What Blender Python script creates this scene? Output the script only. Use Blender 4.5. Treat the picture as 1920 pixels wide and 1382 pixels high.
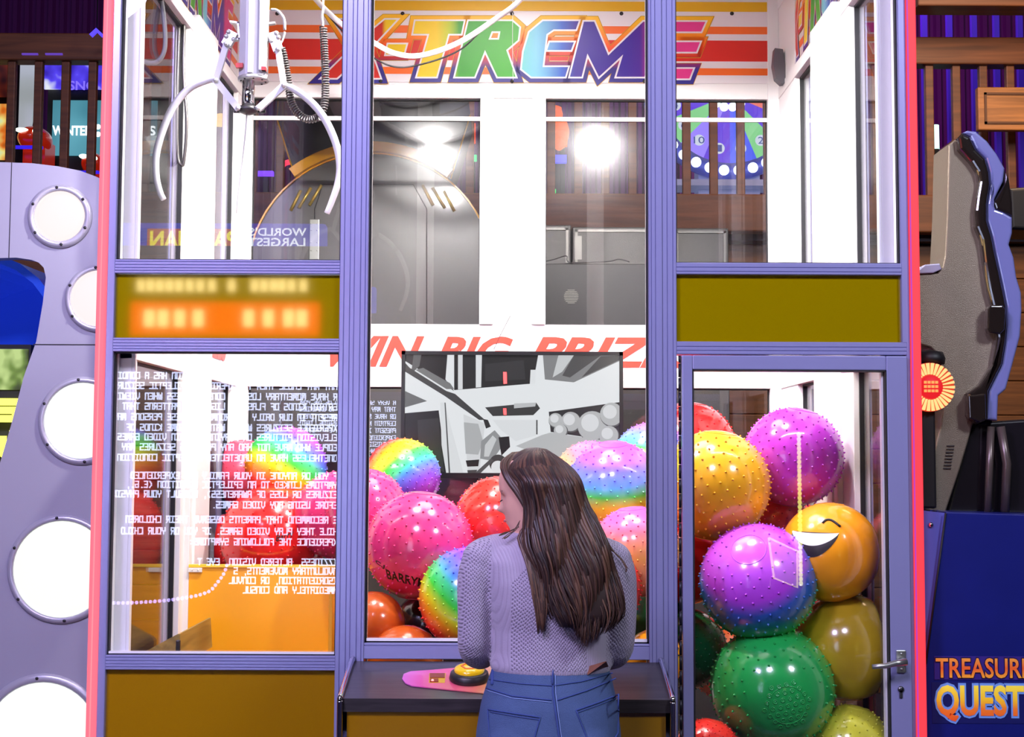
import bpy, bmesh, math, random
from mathutils import Vector, Matrix, Quaternion
random.seed(7)
PI = math.pi
sc = bpy.context.scene
for o in list(bpy.data.objects): bpy.data.objects.remove(o)
COL = sc.collection

# ------------------------------------------------------------------ camera, exposure, world
F = 2530.0; PITCH = math.atan(169 / F); ROLL = math.radians(0.25)
CAMLOC = Vector((0.0, -4.2, 1.6))
fwd = Vector((0, math.cos(PITCH), math.sin(PITCH))); up0 = Vector((0, -math.sin(PITCH), math.cos(PITCH))); r0 = Vector((1, 0, 0))
R_ = r0 * math.cos(ROLL) + up0 * math.sin(ROLL); U_ = up0 * math.cos(ROLL) - r0 * math.sin(ROLL)
cd = bpy.data.cameras.new('camera'); cam = bpy.data.objects.new('camera', cd); COL.objects.link(cam)
cd.sensor_width = 36; cd.lens = 36 * F / 1920; cd.clip_end = 100
cam.matrix_world = Matrix(((R_.x, U_.x, -fwd.x, CAMLOC.x), (R_.y, U_.y, -fwd.y, CAMLOC.y), (R_.z, U_.z, -fwd.z, CAMLOC.z), (0, 0, 0, 1)))
sc.camera = cam
sc.view_settings.view_transform = 'Standard'; sc.view_settings.look = 'None'; sc.view_settings.gamma = 1
sc.view_settings.use_curve_mapping = False; sc.view_settings.exposure = 0.0
w = bpy.data.worlds.new('world'); sc.world = w; w.use_nodes = True
w.node_tree.nodes['Background'].inputs[0].default_value = (.25, .18, .45, 1); w.node_tree.nodes['Background'].inputs[1].default_value = 0.05
cy = sc.cycles
cy.use_denoising = True; cy.max_bounces = 10; cy.diffuse_bounces = 3; cy.glossy_bounces = 5; cy.transparent_max_bounces = 24
cy.sample_clamp_indirect = 6; cy.caustics_reflective = False; cy.caustics_refractive = False; cy.use_light_tree = True

def area(name, loc, target, size, watts, col):
    l = bpy.data.lights.new(name, 'AREA'); l.shape = 'DISK'; l.size = size; l.energy = watts; l.color = col
    o = bpy.data.objects.new(name, l); COL.objects.link(o); o.location = loc
    o.rotation_euler = (Vector(target) - Vector(loc)).to_track_quat('-Z', 'Y').to_euler(); return o
area('violet_hall_light', (-2.6, -3.6, 4.6), (-.6, 0, 1.2), 1.0, 210, (.62, .53, 1.0))
area('blue_hall_light', (-.6, -4.6, 5.4), (.3, 0, 2.2), 1.2, 155, (.74, .70, 1.0))
area('cool_hall_light', (3.2, -3.2, 4.4), (.8, 0, 1.0), .8, 110, (.80, .85, 1.0))
area('mezzanine_light_violet', (2.6, 6.6, 6.2), (3.6, 8.5, 4.5), 1.0, 48, (.85, .16, .85))
area('mezzanine_light_warm', (0, 3.6, 5.8), (1.0, 5, 3.6), 1.0, 36, (1.0, .62, .35))
area('aisle_light', (3.0, 2.4, 4.6), (3.4, 5.0, 2.0), .8, 75, (1.0, .70, .45))
area('machine_ceiling_light', (0, .8, 3.72), (0, .85, 0), .9, 20, (1.0, .95, .93))

def P(px, py, Y):
    d = fwd + R_ * ((px - 960) / F) + U_ * (-(py - 691) / F)
    return CAMLOC + d * ((Y - CAMLOC.y) / d.y)
def S(Y): return (Y + 4.2) / F       # metres per pixel at depth Y

# ------------------------------------------------------------------ materials
def lin(c):
    r = []
    for v in c[:3]:
        v = v / 255.0
        r.append(v / 12.92 if v <= .04045 else ((v + .055) / 1.055) ** 2.4)
    return (r[0], r[1], r[2], 1)
MATS = {}
def mat(name, rgb=(200, 200, 200), rough=.5, metal=0, emit=0, emitc=None, coat=0, noise=0, nscale=20, bump=0, bscale=60, spec=.5, sss=0, sheen=0):
    if name in MATS: return MATS[name]
    m = bpy.data.materials.new(name); m.use_nodes = True; nt = m.node_tree; b = nt.nodes['Principled BSDF']
    c = lin(rgb); b.inputs['Base Color'].default_value = c; b.inputs['Roughness'].default_value = rough; b.inputs['Metallic'].default_value = metal
    b.inputs['Specular IOR Level'].default_value = spec
    b.inputs['Coat Weight'].default_value = coat; b.inputs['Coat Roughness'].default_value = .08
    if sheen: b.inputs['Sheen Weight'].default_value = sheen
    if emit:
        b.inputs['Emission Color'].default_value = lin(emitc or rgb); b.inputs['Emission Strength'].default_value = emit
    if noise or bump:
        tc = nt.nodes.new('ShaderNodeTexCoord'); n = nt.nodes.new('ShaderNodeTexNoise'); n.inputs['Scale'].default_value = nscale; n.inputs['Detail'].default_value = 4
        nt.links.new(tc.outputs['Object'], n.inputs['Vector'])
        if noise:
            mx = nt.nodes.new('ShaderNodeMix'); mx.data_type = 'RGBA'
            mx.inputs['A'].default_value = [v * (1 - noise) for v in c[:3]] + [1]; mx.inputs['B'].default_value = [min(1, v * (1 + noise)) for v in c[:3]] + [1]
            nt.links.new(n.outputs['Fac'], mx.inputs['Factor']); nt.links.new(mx.outputs['Result'], b.inputs['Base Color'])
        if bump:
            n2 = nt.nodes.new('ShaderNodeTexNoise'); n2.inputs['Scale'].default_value = bscale; nt.links.new(tc.outputs['Object'], n2.inputs['Vector'])
            bp = nt.nodes.new('ShaderNodeBump'); bp.inputs['Strength'].default_value = bump; bp.inputs['Distance'].default_value = .01
            nt.links.new(n2.outputs['Fac'], bp.inputs['Height']); nt.links.new(bp.outputs['Normal'], b.inputs['Normal'])
    MATS[name] = m; return m

def wood(name, rgb, rough=.5, axis=2, scale=14):
    if name in MATS: return MATS[name]
    m = mat(name, rgb, rough); nt = m.node_tree; b = nt.nodes['Principled BSDF']; c = lin(rgb)
    tc = nt.nodes.new('ShaderNodeTexCoord'); mp = nt.nodes.new('ShaderNodeMapping'); s = [scale, scale, scale]; s[axis] = scale * .06
    mp.inputs['Scale'].default_value = s; n = nt.nodes.new('ShaderNodeTexNoise'); n.inputs['Scale'].default_value = 3; n.inputs['Detail'].default_value = 6; n.inputs['Distortion'].default_value = .6
    nt.links.new(tc.outputs['Object'], mp.inputs['Vector']); nt.links.new(mp.outputs['Vector'], n.inputs['Vector'])
    r = nt.nodes.new('ShaderNodeValToRGB'); r.color_ramp.elements[0].position = .3; r.color_ramp.elements[1].position = .7
    r.color_ramp.elements[0].color = [v * .6 for v in c[:3]] + [1]; r.color_ramp.elements[1].color = [min(1, v * 1.3) for v in c[:3]] + [1]
    nt.links.new(n.outputs['Fac'], r.inputs['Fac']); nt.links.new(r.outputs['Color'], b.inputs['Base Color']); return m

def glass(name, f0=.04, dust=0.0, tint=(1, 1, 1)):
    if name in MATS: return MATS[name]
    m = bpy.data.materials.new(name); m.use_nodes = True; nt = m.node_tree; nt.nodes.clear()
    N = nt.nodes.new; L = nt.links.new
    out = N('ShaderNodeOutputMaterial'); geo = N('ShaderNodeNewGeometry')
    dot = N('ShaderNodeVectorMath'); dot.operation = 'DOT_PRODUCT'; L(geo.outputs['Incoming'], dot.inputs[0]); L(geo.outputs['Normal'], dot.inputs[1])
    ab = N('ShaderNodeMath'); ab.operation = 'ABSOLUTE'; L(dot.outputs['Value'], ab.inputs[0])
    on = N('ShaderNodeMath'); on.operation = 'SUBTRACT'; on.inputs[0].default_value = 1; L(ab.outputs[0], on.inputs[1])
    pw = N('ShaderNodeMath'); pw.operation = 'POWER'; pw.inputs[1].default_value = 5; L(on.outputs[0], pw.inputs[0])
    mu = N('ShaderNodeMath'); mu.operation = 'MULTIPLY_ADD'; mu.inputs[1].default_value = 1 - f0; mu.inputs[2].default_value = f0; L(pw.outputs[0], mu.inputs[0])
    tr = N('ShaderNodeBsdfTransparent'); tr.inputs[0].default_value = (*tint, 1)
    gl = N('ShaderNodeBsdfGlossy'); gl.inputs['Roughness'].default_value = 0.0
    mx = N('ShaderNodeMixShader'); L(mu.outputs[0], mx.inputs[0]); L(tr.outputs[0], mx.inputs[1]); L(gl.outputs[0], mx.inputs[2])
    last = mx
    if dust:
        g2 = N('ShaderNodeBsdfGlossy'); g2.inputs['Roughness'].default_value = .24
        g3 = N('ShaderNodeBsdfGlossy'); g3.inputs['Roughness'].default_value = .10
        n = N('ShaderNodeTexNoise'); n.inputs['Scale'].default_value = 5; n.inputs['Detail'].default_value = 5
        tc = N('ShaderNodeTexCoord'); L(tc.outputs['Object'], n.inputs['Vector'])
        mm = N('ShaderNodeMath'); mm.operation = 'MULTIPLY'; mm.inputs[1].default_value = dust * 2; L(n.outputs['Fac'], mm.inputs[0])
        m23 = N('ShaderNodeMixShader'); m23.inputs[0].default_value = .4; L(g2.outputs[0], m23.inputs[1]); L(g3.outputs[0], m23.inputs[2])
        mx2 = N('ShaderNodeMixShader'); L(mm.outputs[0], mx2.inputs[0]); L(mx.outputs[0], mx2.inputs[1]); L(m23.outputs[0], mx2.inputs[2]); last = mx2
    L(last.outputs[0], out.inputs[0]); MATS[name] = m; return m

def ramp_mat(name, stops, axis='Z', lo=-1, hi=1, rough=.3, coat=0, emit=0, const=False):
    """colour pattern of the thing itself, along one object axis"""
    if name in MATS: return MATS[name]
    m = mat(name, (255, 255, 255), rough, coat=coat); nt = m.node_tree; b = nt.nodes['Principled BSDF']
    tc = nt.nodes.new('ShaderNodeTexCoord'); sp = nt.nodes.new('ShaderNodeSeparateXYZ'); nt.links.new(tc.outputs['Object'], sp.inputs[0])
    mr = nt.nodes.new('ShaderNodeMapRange'); mr.inputs[1].default_value = lo; mr.inputs[2].default_value = hi
    nt.links.new(sp.outputs[axis], mr.inputs[0]); r = nt.nodes.new('ShaderNodeValToRGB')
    if const: r.color_ramp.interpolation = 'CONSTANT'
    els = r.color_ramp.elements
    els[0].position = stops[0][0]; els[0].color = lin(stops[0][1]); els[1].position = stops[-1][0]; els[1].color = lin(stops[-1][1])
    for p, c in stops[1:-1]:
        e = els.new(p); e.color = lin(c)
    nt.links.new(mr.outputs[0], r.inputs[0]); nt.links.new(r.outputs[0], b.inputs['Base Color'])
    if emit: nt.links.new(r.outputs[0], b.inputs['Emission Color']); b.inputs['Emission Strength'].default_value = emit
    return m

def glow(name, rgb, k):
    return mat(name, (10, 10, 10), .6, emit=k, emitc=rgb)

# ------------------------------------------------------------------ mesh builder
class MB:
    def __init__(s): s.v = []; s.f = []; s.mi = []; s.sm = []
    def add(s, vs, fs, mi=0, smooth=False):
        n = len(s.v); s.v += [tuple(v) for v in vs]
        for f in fs: s.f.append(tuple(i + n for i in f)); s.mi.append(mi); s.sm.append(smooth)
        return s
    def box(s, a, b, mi=0, bev=0):
        x0, y0, z0 = [min(a[i], b[i]) for i in range(3)]; x1, y1, z1 = [max(a[i], b[i]) for i in range(3)]
        if bev > 0:
            c = min(bev, (x1 - x0) / 2.01, (y1 - y0) / 2.01, (z1 - z0) / 2.01); bm = bmesh.new(); bmesh.ops.create_cube(bm, size=1)
            for v in bm.verts: v.co = Vector(((x0 + x1) / 2 + v.co.x * (x1 - x0), (y0 + y1) / 2 + v.co.y * (y1 - y0), (z0 + z1) / 2 + v.co.z * (z1 - z0)))
            bmesh.ops.bevel(bm, geom=bm.edges[:], offset=c, segments=2, affect='EDGES', profile=.5); bm.verts.index_update()
            s.add([v.co for v in bm.verts], [[v.index for v in f.verts] for f in bm.faces], mi); bm.free(); return s
        vs = [(x, y, z) for z in (z0, z1) for y in (y0, y1) for x in (x0, x1)]
        return s.add(vs, [(0, 2, 3, 1), (4, 5, 7, 6), (0, 1, 5, 4), (2, 6, 7, 3), (0, 4, 6, 2), (1, 3, 7, 5)], mi)
    def prism(s, pts, d, mi=0, smooth=False):
        """pts: 3D polygon, d: extrusion vector"""
        n = len(pts); d = Vector(d); p = [Vector(q) for q in pts]
        s.add([*p, *[q + d for q in p]], [tuple(range(n))[::-1], tuple(range(n, 2 * n))] + [(i, (i + 1) % n, n + (i + 1) % n, n + i) for i in range(n)], mi, smooth); return s
    def frames(s, path):
        p = [Vector(q) for q in path]; T = []
        for i in range(len(p)):
            t = (p[min(i + 1, len(p) - 1)] - p[max(i - 1, 0)]); T.append(t.normalized() if t.length > 1e-9 else Vector((0, 0, 1)))
        a = Vector((0, 0, 1)) if abs(T[0].z) < .9 else Vector((1, 0, 0)); u = T[0].cross(a).normalized(); fr = []
        for i in range(len(p)):
            u = (u - T[i] * u.dot(T[i])); u = u.normalized() if u.length > 1e-9 else T[i].orthogonal().normalized()
            fr.append((p[i], u, T[i].cross(u)))
        return fr
    def tube(s, path, r, n=10, mi=0, cap=True, flat=1.0):
        fr = s.frames(path); vs = []; fs = []; m = len(fr)
        for i, (c, u, v) in enumerate(fr):
            ri = r[i] if isinstance(r, (list, tuple)) else r
            for k in range(n):
                a = 2 * PI * k / n; vs.append(c + u * (ri * math.cos(a)) + v * (ri * flat * math.sin(a)))
        for i in range(m - 1):
            for k in range(n): fs.append((i * n + k, i * n + (k + 1) % n, (i + 1) * n + (k + 1) % n, (i + 1) * n + k))
        if cap: fs.append(tuple(range(n))[::-1]); fs.append(tuple(range((m - 1) * n, m * n)))
        return s.add(vs, fs, mi, True)
    def loft(s, rings, mi=0, n=28):
        """rings: (cx,cy,cz,rx,ry[,power]) horizontal ellipses"""
        vs = []; fs = []
        for rg in rings:
            cx, cy_, cz, rx, ry = rg[:5]; pw = rg[5] if len(rg) > 5 else 1.0
            for k in range(n):
                a = 2 * PI * k / n; c, q = math.cos(a), math.sin(a)
                vs.append((cx + rx * math.copysign(abs(c) ** pw, c), cy_ + ry * math.copysign(abs(q) ** pw, q), cz))
        m = len(rings)
        for i in range(m - 1):
            for k in range(n): fs.append((i * n + k, i * n + (k + 1) % n, (i + 1) * n + (k + 1) % n, (i + 1) * n + k))
        fs.append(tuple(range(n))[::-1]); fs.append(tuple(range((m - 1) * n, m * n)))
        return s.add(vs, fs, mi, True)
    def sphere(s, c, r, n=16, m=10, mi=0):
        r = (r, r, r) if not isinstance(r, (tuple, list)) else r; vs = [(c[0], c[1], c[2] + r[2])]; fs = []
        for j in range(1, m):
            t = PI * j / m
            for k in range(n):
                a = 2 * PI * k / n; vs.append((c[0] + r[0] * math.sin(t) * math.cos(a), c[1] + r[1] * math.sin(t) * math.sin(a), c[2] + r[2] * math.cos(t)))
        vs.append((c[0], c[1], c[2] - r[2])); e = len(vs) - 1
        for k in range(n):
            fs.append((0, 1 + k, 1 + (k + 1) % n)); fs.append((e, e - n + (k + 1) % n, e - n + k))
            for j in range(m - 2): a = 1 + j * n; fs.append((a + k, a + n + k, a + n + (k + 1) % n, a + (k + 1) % n))
        return s.add(vs, fs, mi, True)
    def lathe(s, c, axis, prof, n=24, mi=0, smooth=True):
        """prof: (radius, distance along axis)"""
        ax = Vector(axis).normalized(); u = ax.orthogonal().normalized(); v = ax.cross(u); c = Vector(c); vs = []; fs = []
        for r, h in prof:
            for k in range(n):
                a = 2 * PI * k / n; vs.append(c + ax * h + u * (r * math.cos(a)) + v * (r * math.sin(a)))
        for i in range(len(prof) - 1):
            for k in range(n): fs.append((i * n + k, i * n + (k + 1) % n, (i + 1) * n + (k + 1) % n, (i + 1) * n + k))
        if prof[0][0] > 1e-6: fs.append(tuple(range(n))[::-1])
        if prof[-1][0] > 1e-6: fs.append(tuple(range((len(prof) - 1) * n, len(prof) * n)))
        return s.add(vs, fs, mi, smooth)
    def mesh(s, name, mats):
        me = bpy.data.meshes.new(name); me.from_pydata(s.v, [], s.f); me.polygons.foreach_set('material_index', s.mi); me.polygons.foreach_set('use_smooth', s.sm)
        for m in (mats if isinstance(mats, (list, tuple)) else [mats]): me.materials.append(m)
        bm = bmesh.new(); bm.from_mesh(me); bmesh.ops.recalc_face_normals(bm, faces=bm.faces[:]); bm.to_mesh(me); bm.free(); me.update(); return me
    def build(s, name, mats, parent=None, label=None, **kw):
        if parent is None and s.v:          # origin at the thing's base
            xs = [v[0] for v in s.v]; ys = [v[1] for v in s.v]; zs = [v[2] for v in s.v]
            c = Vector(((min(xs) + max(xs)) / 2, (min(ys) + max(ys)) / 2, min(zs))); s.v = [tuple(Vector(v) - c) for v in s.v]
        else: c = None
        o = bpy.data.objects.new(name, s.mesh(name, mats)); COL.objects.link(o)
        if c is not None: o.location = c
        return fin(o, parent, label, **kw)
def fin(o, parent=None, label=None, cat=None, group=None, kind=None):
    if parent is not None:
        o.parent = parent; o.matrix_parent_inverse = WM[parent.name].inverted() if parent.name in WM else Matrix.Identity(4)
    WM[o.name] = Matrix.Identity(4) if parent is not None else Matrix.Translation(o.location)
    if label: o['label'] = label
    if cat: o['category'] = cat
    if group: o['group'] = group
    if kind: o['kind'] = kind
    return o
WM = {}
def thing(name, label, cat, loc=(0, 0, 0), group=None):
    o = bpy.data.objects.new(name, None); COL.objects.link(o); o.location = loc; o.empty_display_size = .1
    return fin(o, None, label, cat, group)

# ------------------------------------------------------------------ lettering
def curve_mesh(cu):
    o = bpy.data.objects.new('tmp', cu); COL.objects.link(o); bpy.context.view_layer.update()
    dg = bpy.context.evaluated_depsgraph_get(); me = bpy.data.meshes.new_from_object(o.evaluated_get(dg))
    v = [tuple(q.co) for q in me.vertices]; f = [tuple(p.vertices) for p in me.polygons]
    bpy.data.objects.remove(o); bpy.data.curves.remove(cu); bpy.data.meshes.remove(me); return v, f
def text2d(txt, shear=0, off=0, ext=.0):
    cu = bpy.data.curves.new('t', 'FONT'); cu.body = txt; cu.shear = shear; cu.offset = off; cu.extrude = ext; cu.resolution_u = 3
    return curve_mesh(cu)
def poly2d(polys, off=0, ext=0):
    cu = bpy.data.curves.new('p', 'CURVE'); cu.dimensions = '2D'; cu.fill_mode = 'BOTH'; cu.offset = off; cu.extrude = ext
    for p in polys:
        sp = cu.splines.new('POLY'); sp.points.add(len(p) - 1); sp.use_cyclic_u = True
        for i, q in enumerate(p): sp.points[i].co = (q[0], q[1], 0, 1)
    return curve_mesh(cu)
def word(mb, txt, o, du, dv, W, H, mi=0, shear=0, off=0, th=.001, grow=0, ref=None):
    """fit text in W x H from corner o along du/dv; normal = du x dv"""
    o = Vector(o); du = Vector(du); dv = Vector(dv); nn = du.cross(dv)
    v, f = text2d(txt, shear, off, .5)
    rv = v if ref is None else text2d(txt, shear, ref, .5)[0]
    x0 = min(a[0] for a in rv); x1 = max(a[0] for a in rv); y0 = min(a[1] for a in rv); y1 = max(a[1] for a in rv)
    mb.add([o + du * ((a[0] - x0) / (x1 - x0) * W) + dv * ((a[1] - y0) / (y1 - y0) * H) + nn * (a[2] * th + grow) for a in v], f, mi); return mb
def segs(ch):
    L = {'A': [(0,0,0,6),(0,6,4,6),(4,6,4,0),(0,3,4,3)], 'B': [(0,0,0,6),(0,6,3,6),(3,6,3,3),(0,3,4,3),(4,3,4,0),(0,0,4,0)], 'C': [(0,0,0,6),(0,6,4,6),(0,0,4,0)],
     'D': [(0,0,0,6),(0,6,3,6),(3,6,4,5),(4,5,4,1),(4,1,3,0),(0,0,3,0)], 'E': [(0,0,0,6),(0,6,4,6),(0,3,3,3),(0,0,4,0)], 'F': [(0,0,0,6),(0,6,4,6),(0,3,3,3)],
     'G': [(0,0,0,6),(0,6,4,6),(0,0,4,0),(4,0,4,3),(2,3,4,3)], 'H': [(0,0,0,6),(4,0,4,6),(0,3,4,3)], 'I': [(2,0,2,6),(0,6,4,6),(0,0,4,0)], 'J': [(4,6,4,0),(0,0,4,0),(0,0,0,2)],
     'K': [(0,0,0,6),(0,3,4,6),(0,3,4,0)], 'L': [(0,0,0,6),(0,0,4,0)], 'M': [(0,0,0,6),(4,0,4,6),(0,6,4,6),(2,6,2,2)], 'N': [(0,0,0,6),(0,6,4,6),(4,6,4,0)],
     'O': [(0,0,0,6),(0,6,4,6),(4,6,4,0),(0,0,4,0)], 'P': [(0,0,0,6),(0,6,4,6),(4,6,4,3),(0,3,4,3)], 'Q': [(0,0,0,6),(0,6,4,6),(4,6,4,0),(0,0,4,0),(3,-1,3,1)],
     'R': [(0,0,0,6),(0,6,4,6),(4,6,4,3),(0,3,4,3),(2,3,4,0)], 'S': [(4,6,0,6),(0,6,0,3),(0,3,4,3),(4,3,4,0),(0,0,4,0)], 'T': [(2,0,2,6),(0,6,4,6)],
     'U': [(0,0,0,6),(4,0,4,6),(0,0,4,0)], 'V': [(0,6,0,2),(0,2,2,0),(2,0,4,2),(4,2,4,6)], 'W': [(0,0,0,6),(4,0,4,6),(0,0,4,0),(2,0,2,4)], 'X': [(0,0,4,6),(0,6,4,0)],
     'Y': [(0,6,0,3),(4,6,4,3),(0,3,4,3),(2,3,2,0)], 'Z': [(0,6,4,6),(4,6,0,0),(0,0,4,0)], '.': [(1,0,1.6,0)], ',': [(1,0,1,-1.2)], ':': [(1,1,1.6,1),(1,4,1.6,4)],
     '(': [(3,6,1,4),(1,4,1,2),(1,2,3,0)], ')': [(1,6,3,4),(3,4,3,2),(3,2,1,0)], "'": [(2,6,2,4.5)], '1': [(2,0,2,6)], '2': [(0,6,4,6),(4,6,4,3),(4,3,0,3),(0,3,0,0),(0,0,4,0)]}
    return L.get(ch, [])
def strokes(mb, txt, o, du, dv, pitch, h, wd, mi=0, th=.001):
    o = Vector(o); du = Vector(du); dv = Vector(dv); nn = du.cross(dv); sx = pitch * .66 / 4; sy = h / 6
    for i, ch in enumerate(txt):
        for a, b, c, d in segs(ch):
            p = Vector((i * pitch + a * sx, b * sy)); q = Vector((i * pitch + c * sx, d * sy)); t = (q - p).normalized() if (q - p).length > 0 else Vector((1, 0)); n = Vector((-t.y, t.x)) * wd / 2; t = t * wd / 2
            mb.prism([o + du * w_.x + dv * w_.y for w_ in (p - t - n, q + t - n, q + t + n, p - t + n)], nn * th, mi)
    return mb

# ------------------------------------------------------------------ the room
def struct(name, mb, m): return mb.build(name, m, None, kind='structure')
m_floor = mat('carpet', (40, 28, 60), .9, noise=.4, nscale=6)
struct('floor', MB().box((-7, -8, -.1), (7.5, 10, 0)), m_floor)
struct('ceiling', MB().box((-7, -8, 6.8), (7.5, 10, 6.9)), mat('ceiling_paint', (34, 20, 40), .8))
struct('wall_left', MB().box((-7.1, -8, 0), (-7, 10, 6.8)), mat('wall_paint_dark', (46, 32, 60), .8))
struct('wall_right', MB().box((7.5, -8, 0), (7.6, 10, 6.8)), MATS['wall_paint_dark'])
struct('wall_front', MB().box((-7, -8.1, 0), (7.5, -8, 6.8)), MATS['wall_paint_dark'])
# purple corrugated rear wall of the raised level
mb = MB()
for i in range(116):
    x = -7 + i * .125
    mb.prism([(x, 10, 0), (x + .02, 9.95, 0), (x + .065, 9.95, 0), (x + .085, 10, 0)], (0, 0, 6.8))
mb.box((-7, 10, 0), (7.5, 10.1, 6.8))
struct('wall_back', mb, mat('wall_purple', (110, 40, 120), .45, metal=.2))
m_plank = wood('brown_planks', (126, 80, 40), .45, 0, 10)
mb = MB()
for i in range(13): mb.box((-6.9, 5.22, i * .24), (7.4, 5.3, i * .24 + .235), bev=.006)
struct('wall_mezzanine', mb, m_plank)
struct('floor_mezzanine', MB().box((-6.9, 5.1, 3.12), (7.4, 9.9, 3.22)), mat('deck_dark', (50, 34, 40), .6))

# wooden railing along the raised level
t = thing('wooden_railing', 'brown wooden baluster railing along the raised floor behind the claw machine', 'railing', (0, 5, 3.2))
m_rail = wood('rail_wood', (112, 66, 34), .5, 0, 9)
MB().box((-5.5, 4.94, 4.33), (5.5, 5.08, 4.52), bev=.01).build('top_rail', m_rail, t)
MB().box((-5.5, 4.96, 3.16), (5.5, 5.08, 3.42), bev=.01).build('fascia_board', m_rail, t)
for i in range(55):
    x = -5.0 + i * .187
    MB().box((x, 4.985, 3.4), (x + .056, 5.035, 4.35), bev=.006).build('baluster', m_rail, t)
# wooden plank sign at right
t = thing('plank_sign', 'brown wooden plank sign with carved border above the railing at far right', 'sign', P(1890, 245, 4.7))
a = P(1833, 245, 4.7); b = P(1990, 165, 4.7)
MB().box((a.x, 4.68, a.z), (b.x, 4.74, b.z), bev=.008).build('board', wood('plank_light', (170, 112, 56), .5, 0, 10), t)
mb = MB(); c = .03
for q in ((a.x + .04, a.z + .04, b.x - .04, a.z + .055), (a.x + .04, b.z - .055, b.x - .04, b.z - .04), (a.x + .04, a.z + .04, a.x + .055, b.z - .04)):
    mb.box((q[0], 4.67, q[1]), (q[2], 4.68, q[3]))
mb.build('carved_border', mat('dark_wood_line', (92, 56, 28), .6), t)
a = P(1850, 60, 4.4)
MB().box((2.6, 4.3, 4.52), (5.5, 4.5, 4.84), bev=.01).build('ceiling_beam', m_rail, None, 'heavy brown wooden beam above the railing at upper right', cat='beam')

# ------------------------------------------------------------------ the claw machine
XL, XR = -1.27, 1.244; D = 1.76; LB = 1.70
ZB = .0; ZT = 3.95
m_blue = mat('lavender_aluminium', (150, 150, 196), .33, .25, noise=.03, nscale=4, coat=.2)
m_white = mat('white_aluminium', (238, 236, 234), .35, 0, noise=.02)
m_gask = mat('black_gasket', (20, 20, 22), .6)
m_yel = mat('mustard_panel', (150, 128, 0), .06, 0, noise=.05, nscale=300, coat=1, spec=1.0)
m_yel.node_tree.nodes['Principled BSDF'].inputs['Coat Roughness'].default_value = .05
m_glass = glass('clear_glass', .045)
m_glassb = glass('dusty_glass', .05, dust=.012)
M = thing('claw_machine', 'giant walk-in sized claw machine in lavender aluminium frame full of bouncy balls', 'arcade machine', (-.013, .85, 0))

def member(name, x0, x1, z0, z1, vert, y0=-.0, y1=.07, grooves=(.28, .36, .64, .72), m=None):
    """aluminium extrusion with V grooves on the front face"""
    mb = MB(); A, B = (x0, x1) if vert else (z0, z1); W = B - A; g = .0016; pr = [(A, y1), (A, y0 + .002), (A + .002, y0)]
    for q in grooves:
        c = A + W * q; pr += [(c - g, y0), (c, y0 + .003), (c + g, y0)]
    pr += [(B - .002, y0), (B, y0 + .002), (B, y1)]
    if vert: mb.prism([(a, y, z0) for a, y in pr], (0, 0, z1 - z0))
    else: mb.prism([(x0, y, a) for a, y in pr], (x1 - x0, 0, 0))
    return mb.build(name, m or m_blue, M)
def fx(px, py=860): return P(px, py, 0).x
def fz(py, px=960): return P(px, py, 0).z
# x stations
xa = fx(207); xb = fx(632, 900); xc = fx(660, 900); xd = fx(686, 900); xe = fx(1217, 900); xf = fx(1243, 900); xg = fx(1270, 900); xh = fx(1690, 490); 
dgl, dgr = fx(1299, 1000), fx(1664, 1000)
# z stations left bay / right bay
zl = [fz(487, 430), fz(513, 430), fz(634, 430), fz(660, 430), fz(1229.5, 415), fz(1257, 415)]
zr = [fz(493, 1480), fz(515, 1480), fz(641, 1480), fz(665, 1480), fz(694, 1480)]
member('corner_post', XL, xa, ZB, ZT, True, grooves=())
member('frame_post', xb, xc, ZB, ZT, True, grooves=(.3, .7)); member('frame_post', xc, xd, ZB, ZT, True, y0=-.004, grooves=(.0 + .45, .8))
member('frame_post', xe, xf, ZB, ZT, True, y0=-.004, grooves=(.2, .5)); member('frame_post', xf, xg, ZB, ZT, True, grooves=(.35, .75))
member('corner_post', xh, XR, zr[2], ZT, True, grooves=()); 
member('corner_post', XR - .012, XR, ZB, zr[2], True, grooves=())
for za, zb in ((zl[1], zl[0]), (zl[3], zl[2]), (zl[5], zl[4])): member('frame_rail', xa, xb, za, zb, False, grooves=(.2, .4, .62, .85))
member('frame_rail', xg, xh, zr[1], zr[0], False, grooves=(.25, .6)); member('frame_rail', xg, XR - .012, zr[3], zr[2], False, grooves=(.3, .6))
zcb = fz(1207, 950); member('frame_rail', xd, xe, fz(1237, 950), zcb, False, grooves=(.85,))
member('frame_rail', xa, xb, 3.62, 3.95, False); member('frame_rail', xd, xe, 3.55, 3.95, False); member('frame_rail', xg, xh, 3.62, 3.95, False)
# mustard panels
MB().box((xa, .018, zl[2]), (xb, .03, zl[1])).build('mustard_panel', m_yel, M)
MB().box((xg, .018, zr[2]), (xh, .03, zr[1])).build('mustard_panel', m_yel, M)
m_yel2 = mat('ochre_panel', (165, 118, 8), .12, 0, noise=.05, nscale=300, coat=.6, spec=1.0)
MB().box((xa, .018, 0.02), (xb, .03, zl[5])).build('mustard_panel', m_yel2, M, 'ochre lower panel')
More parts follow.
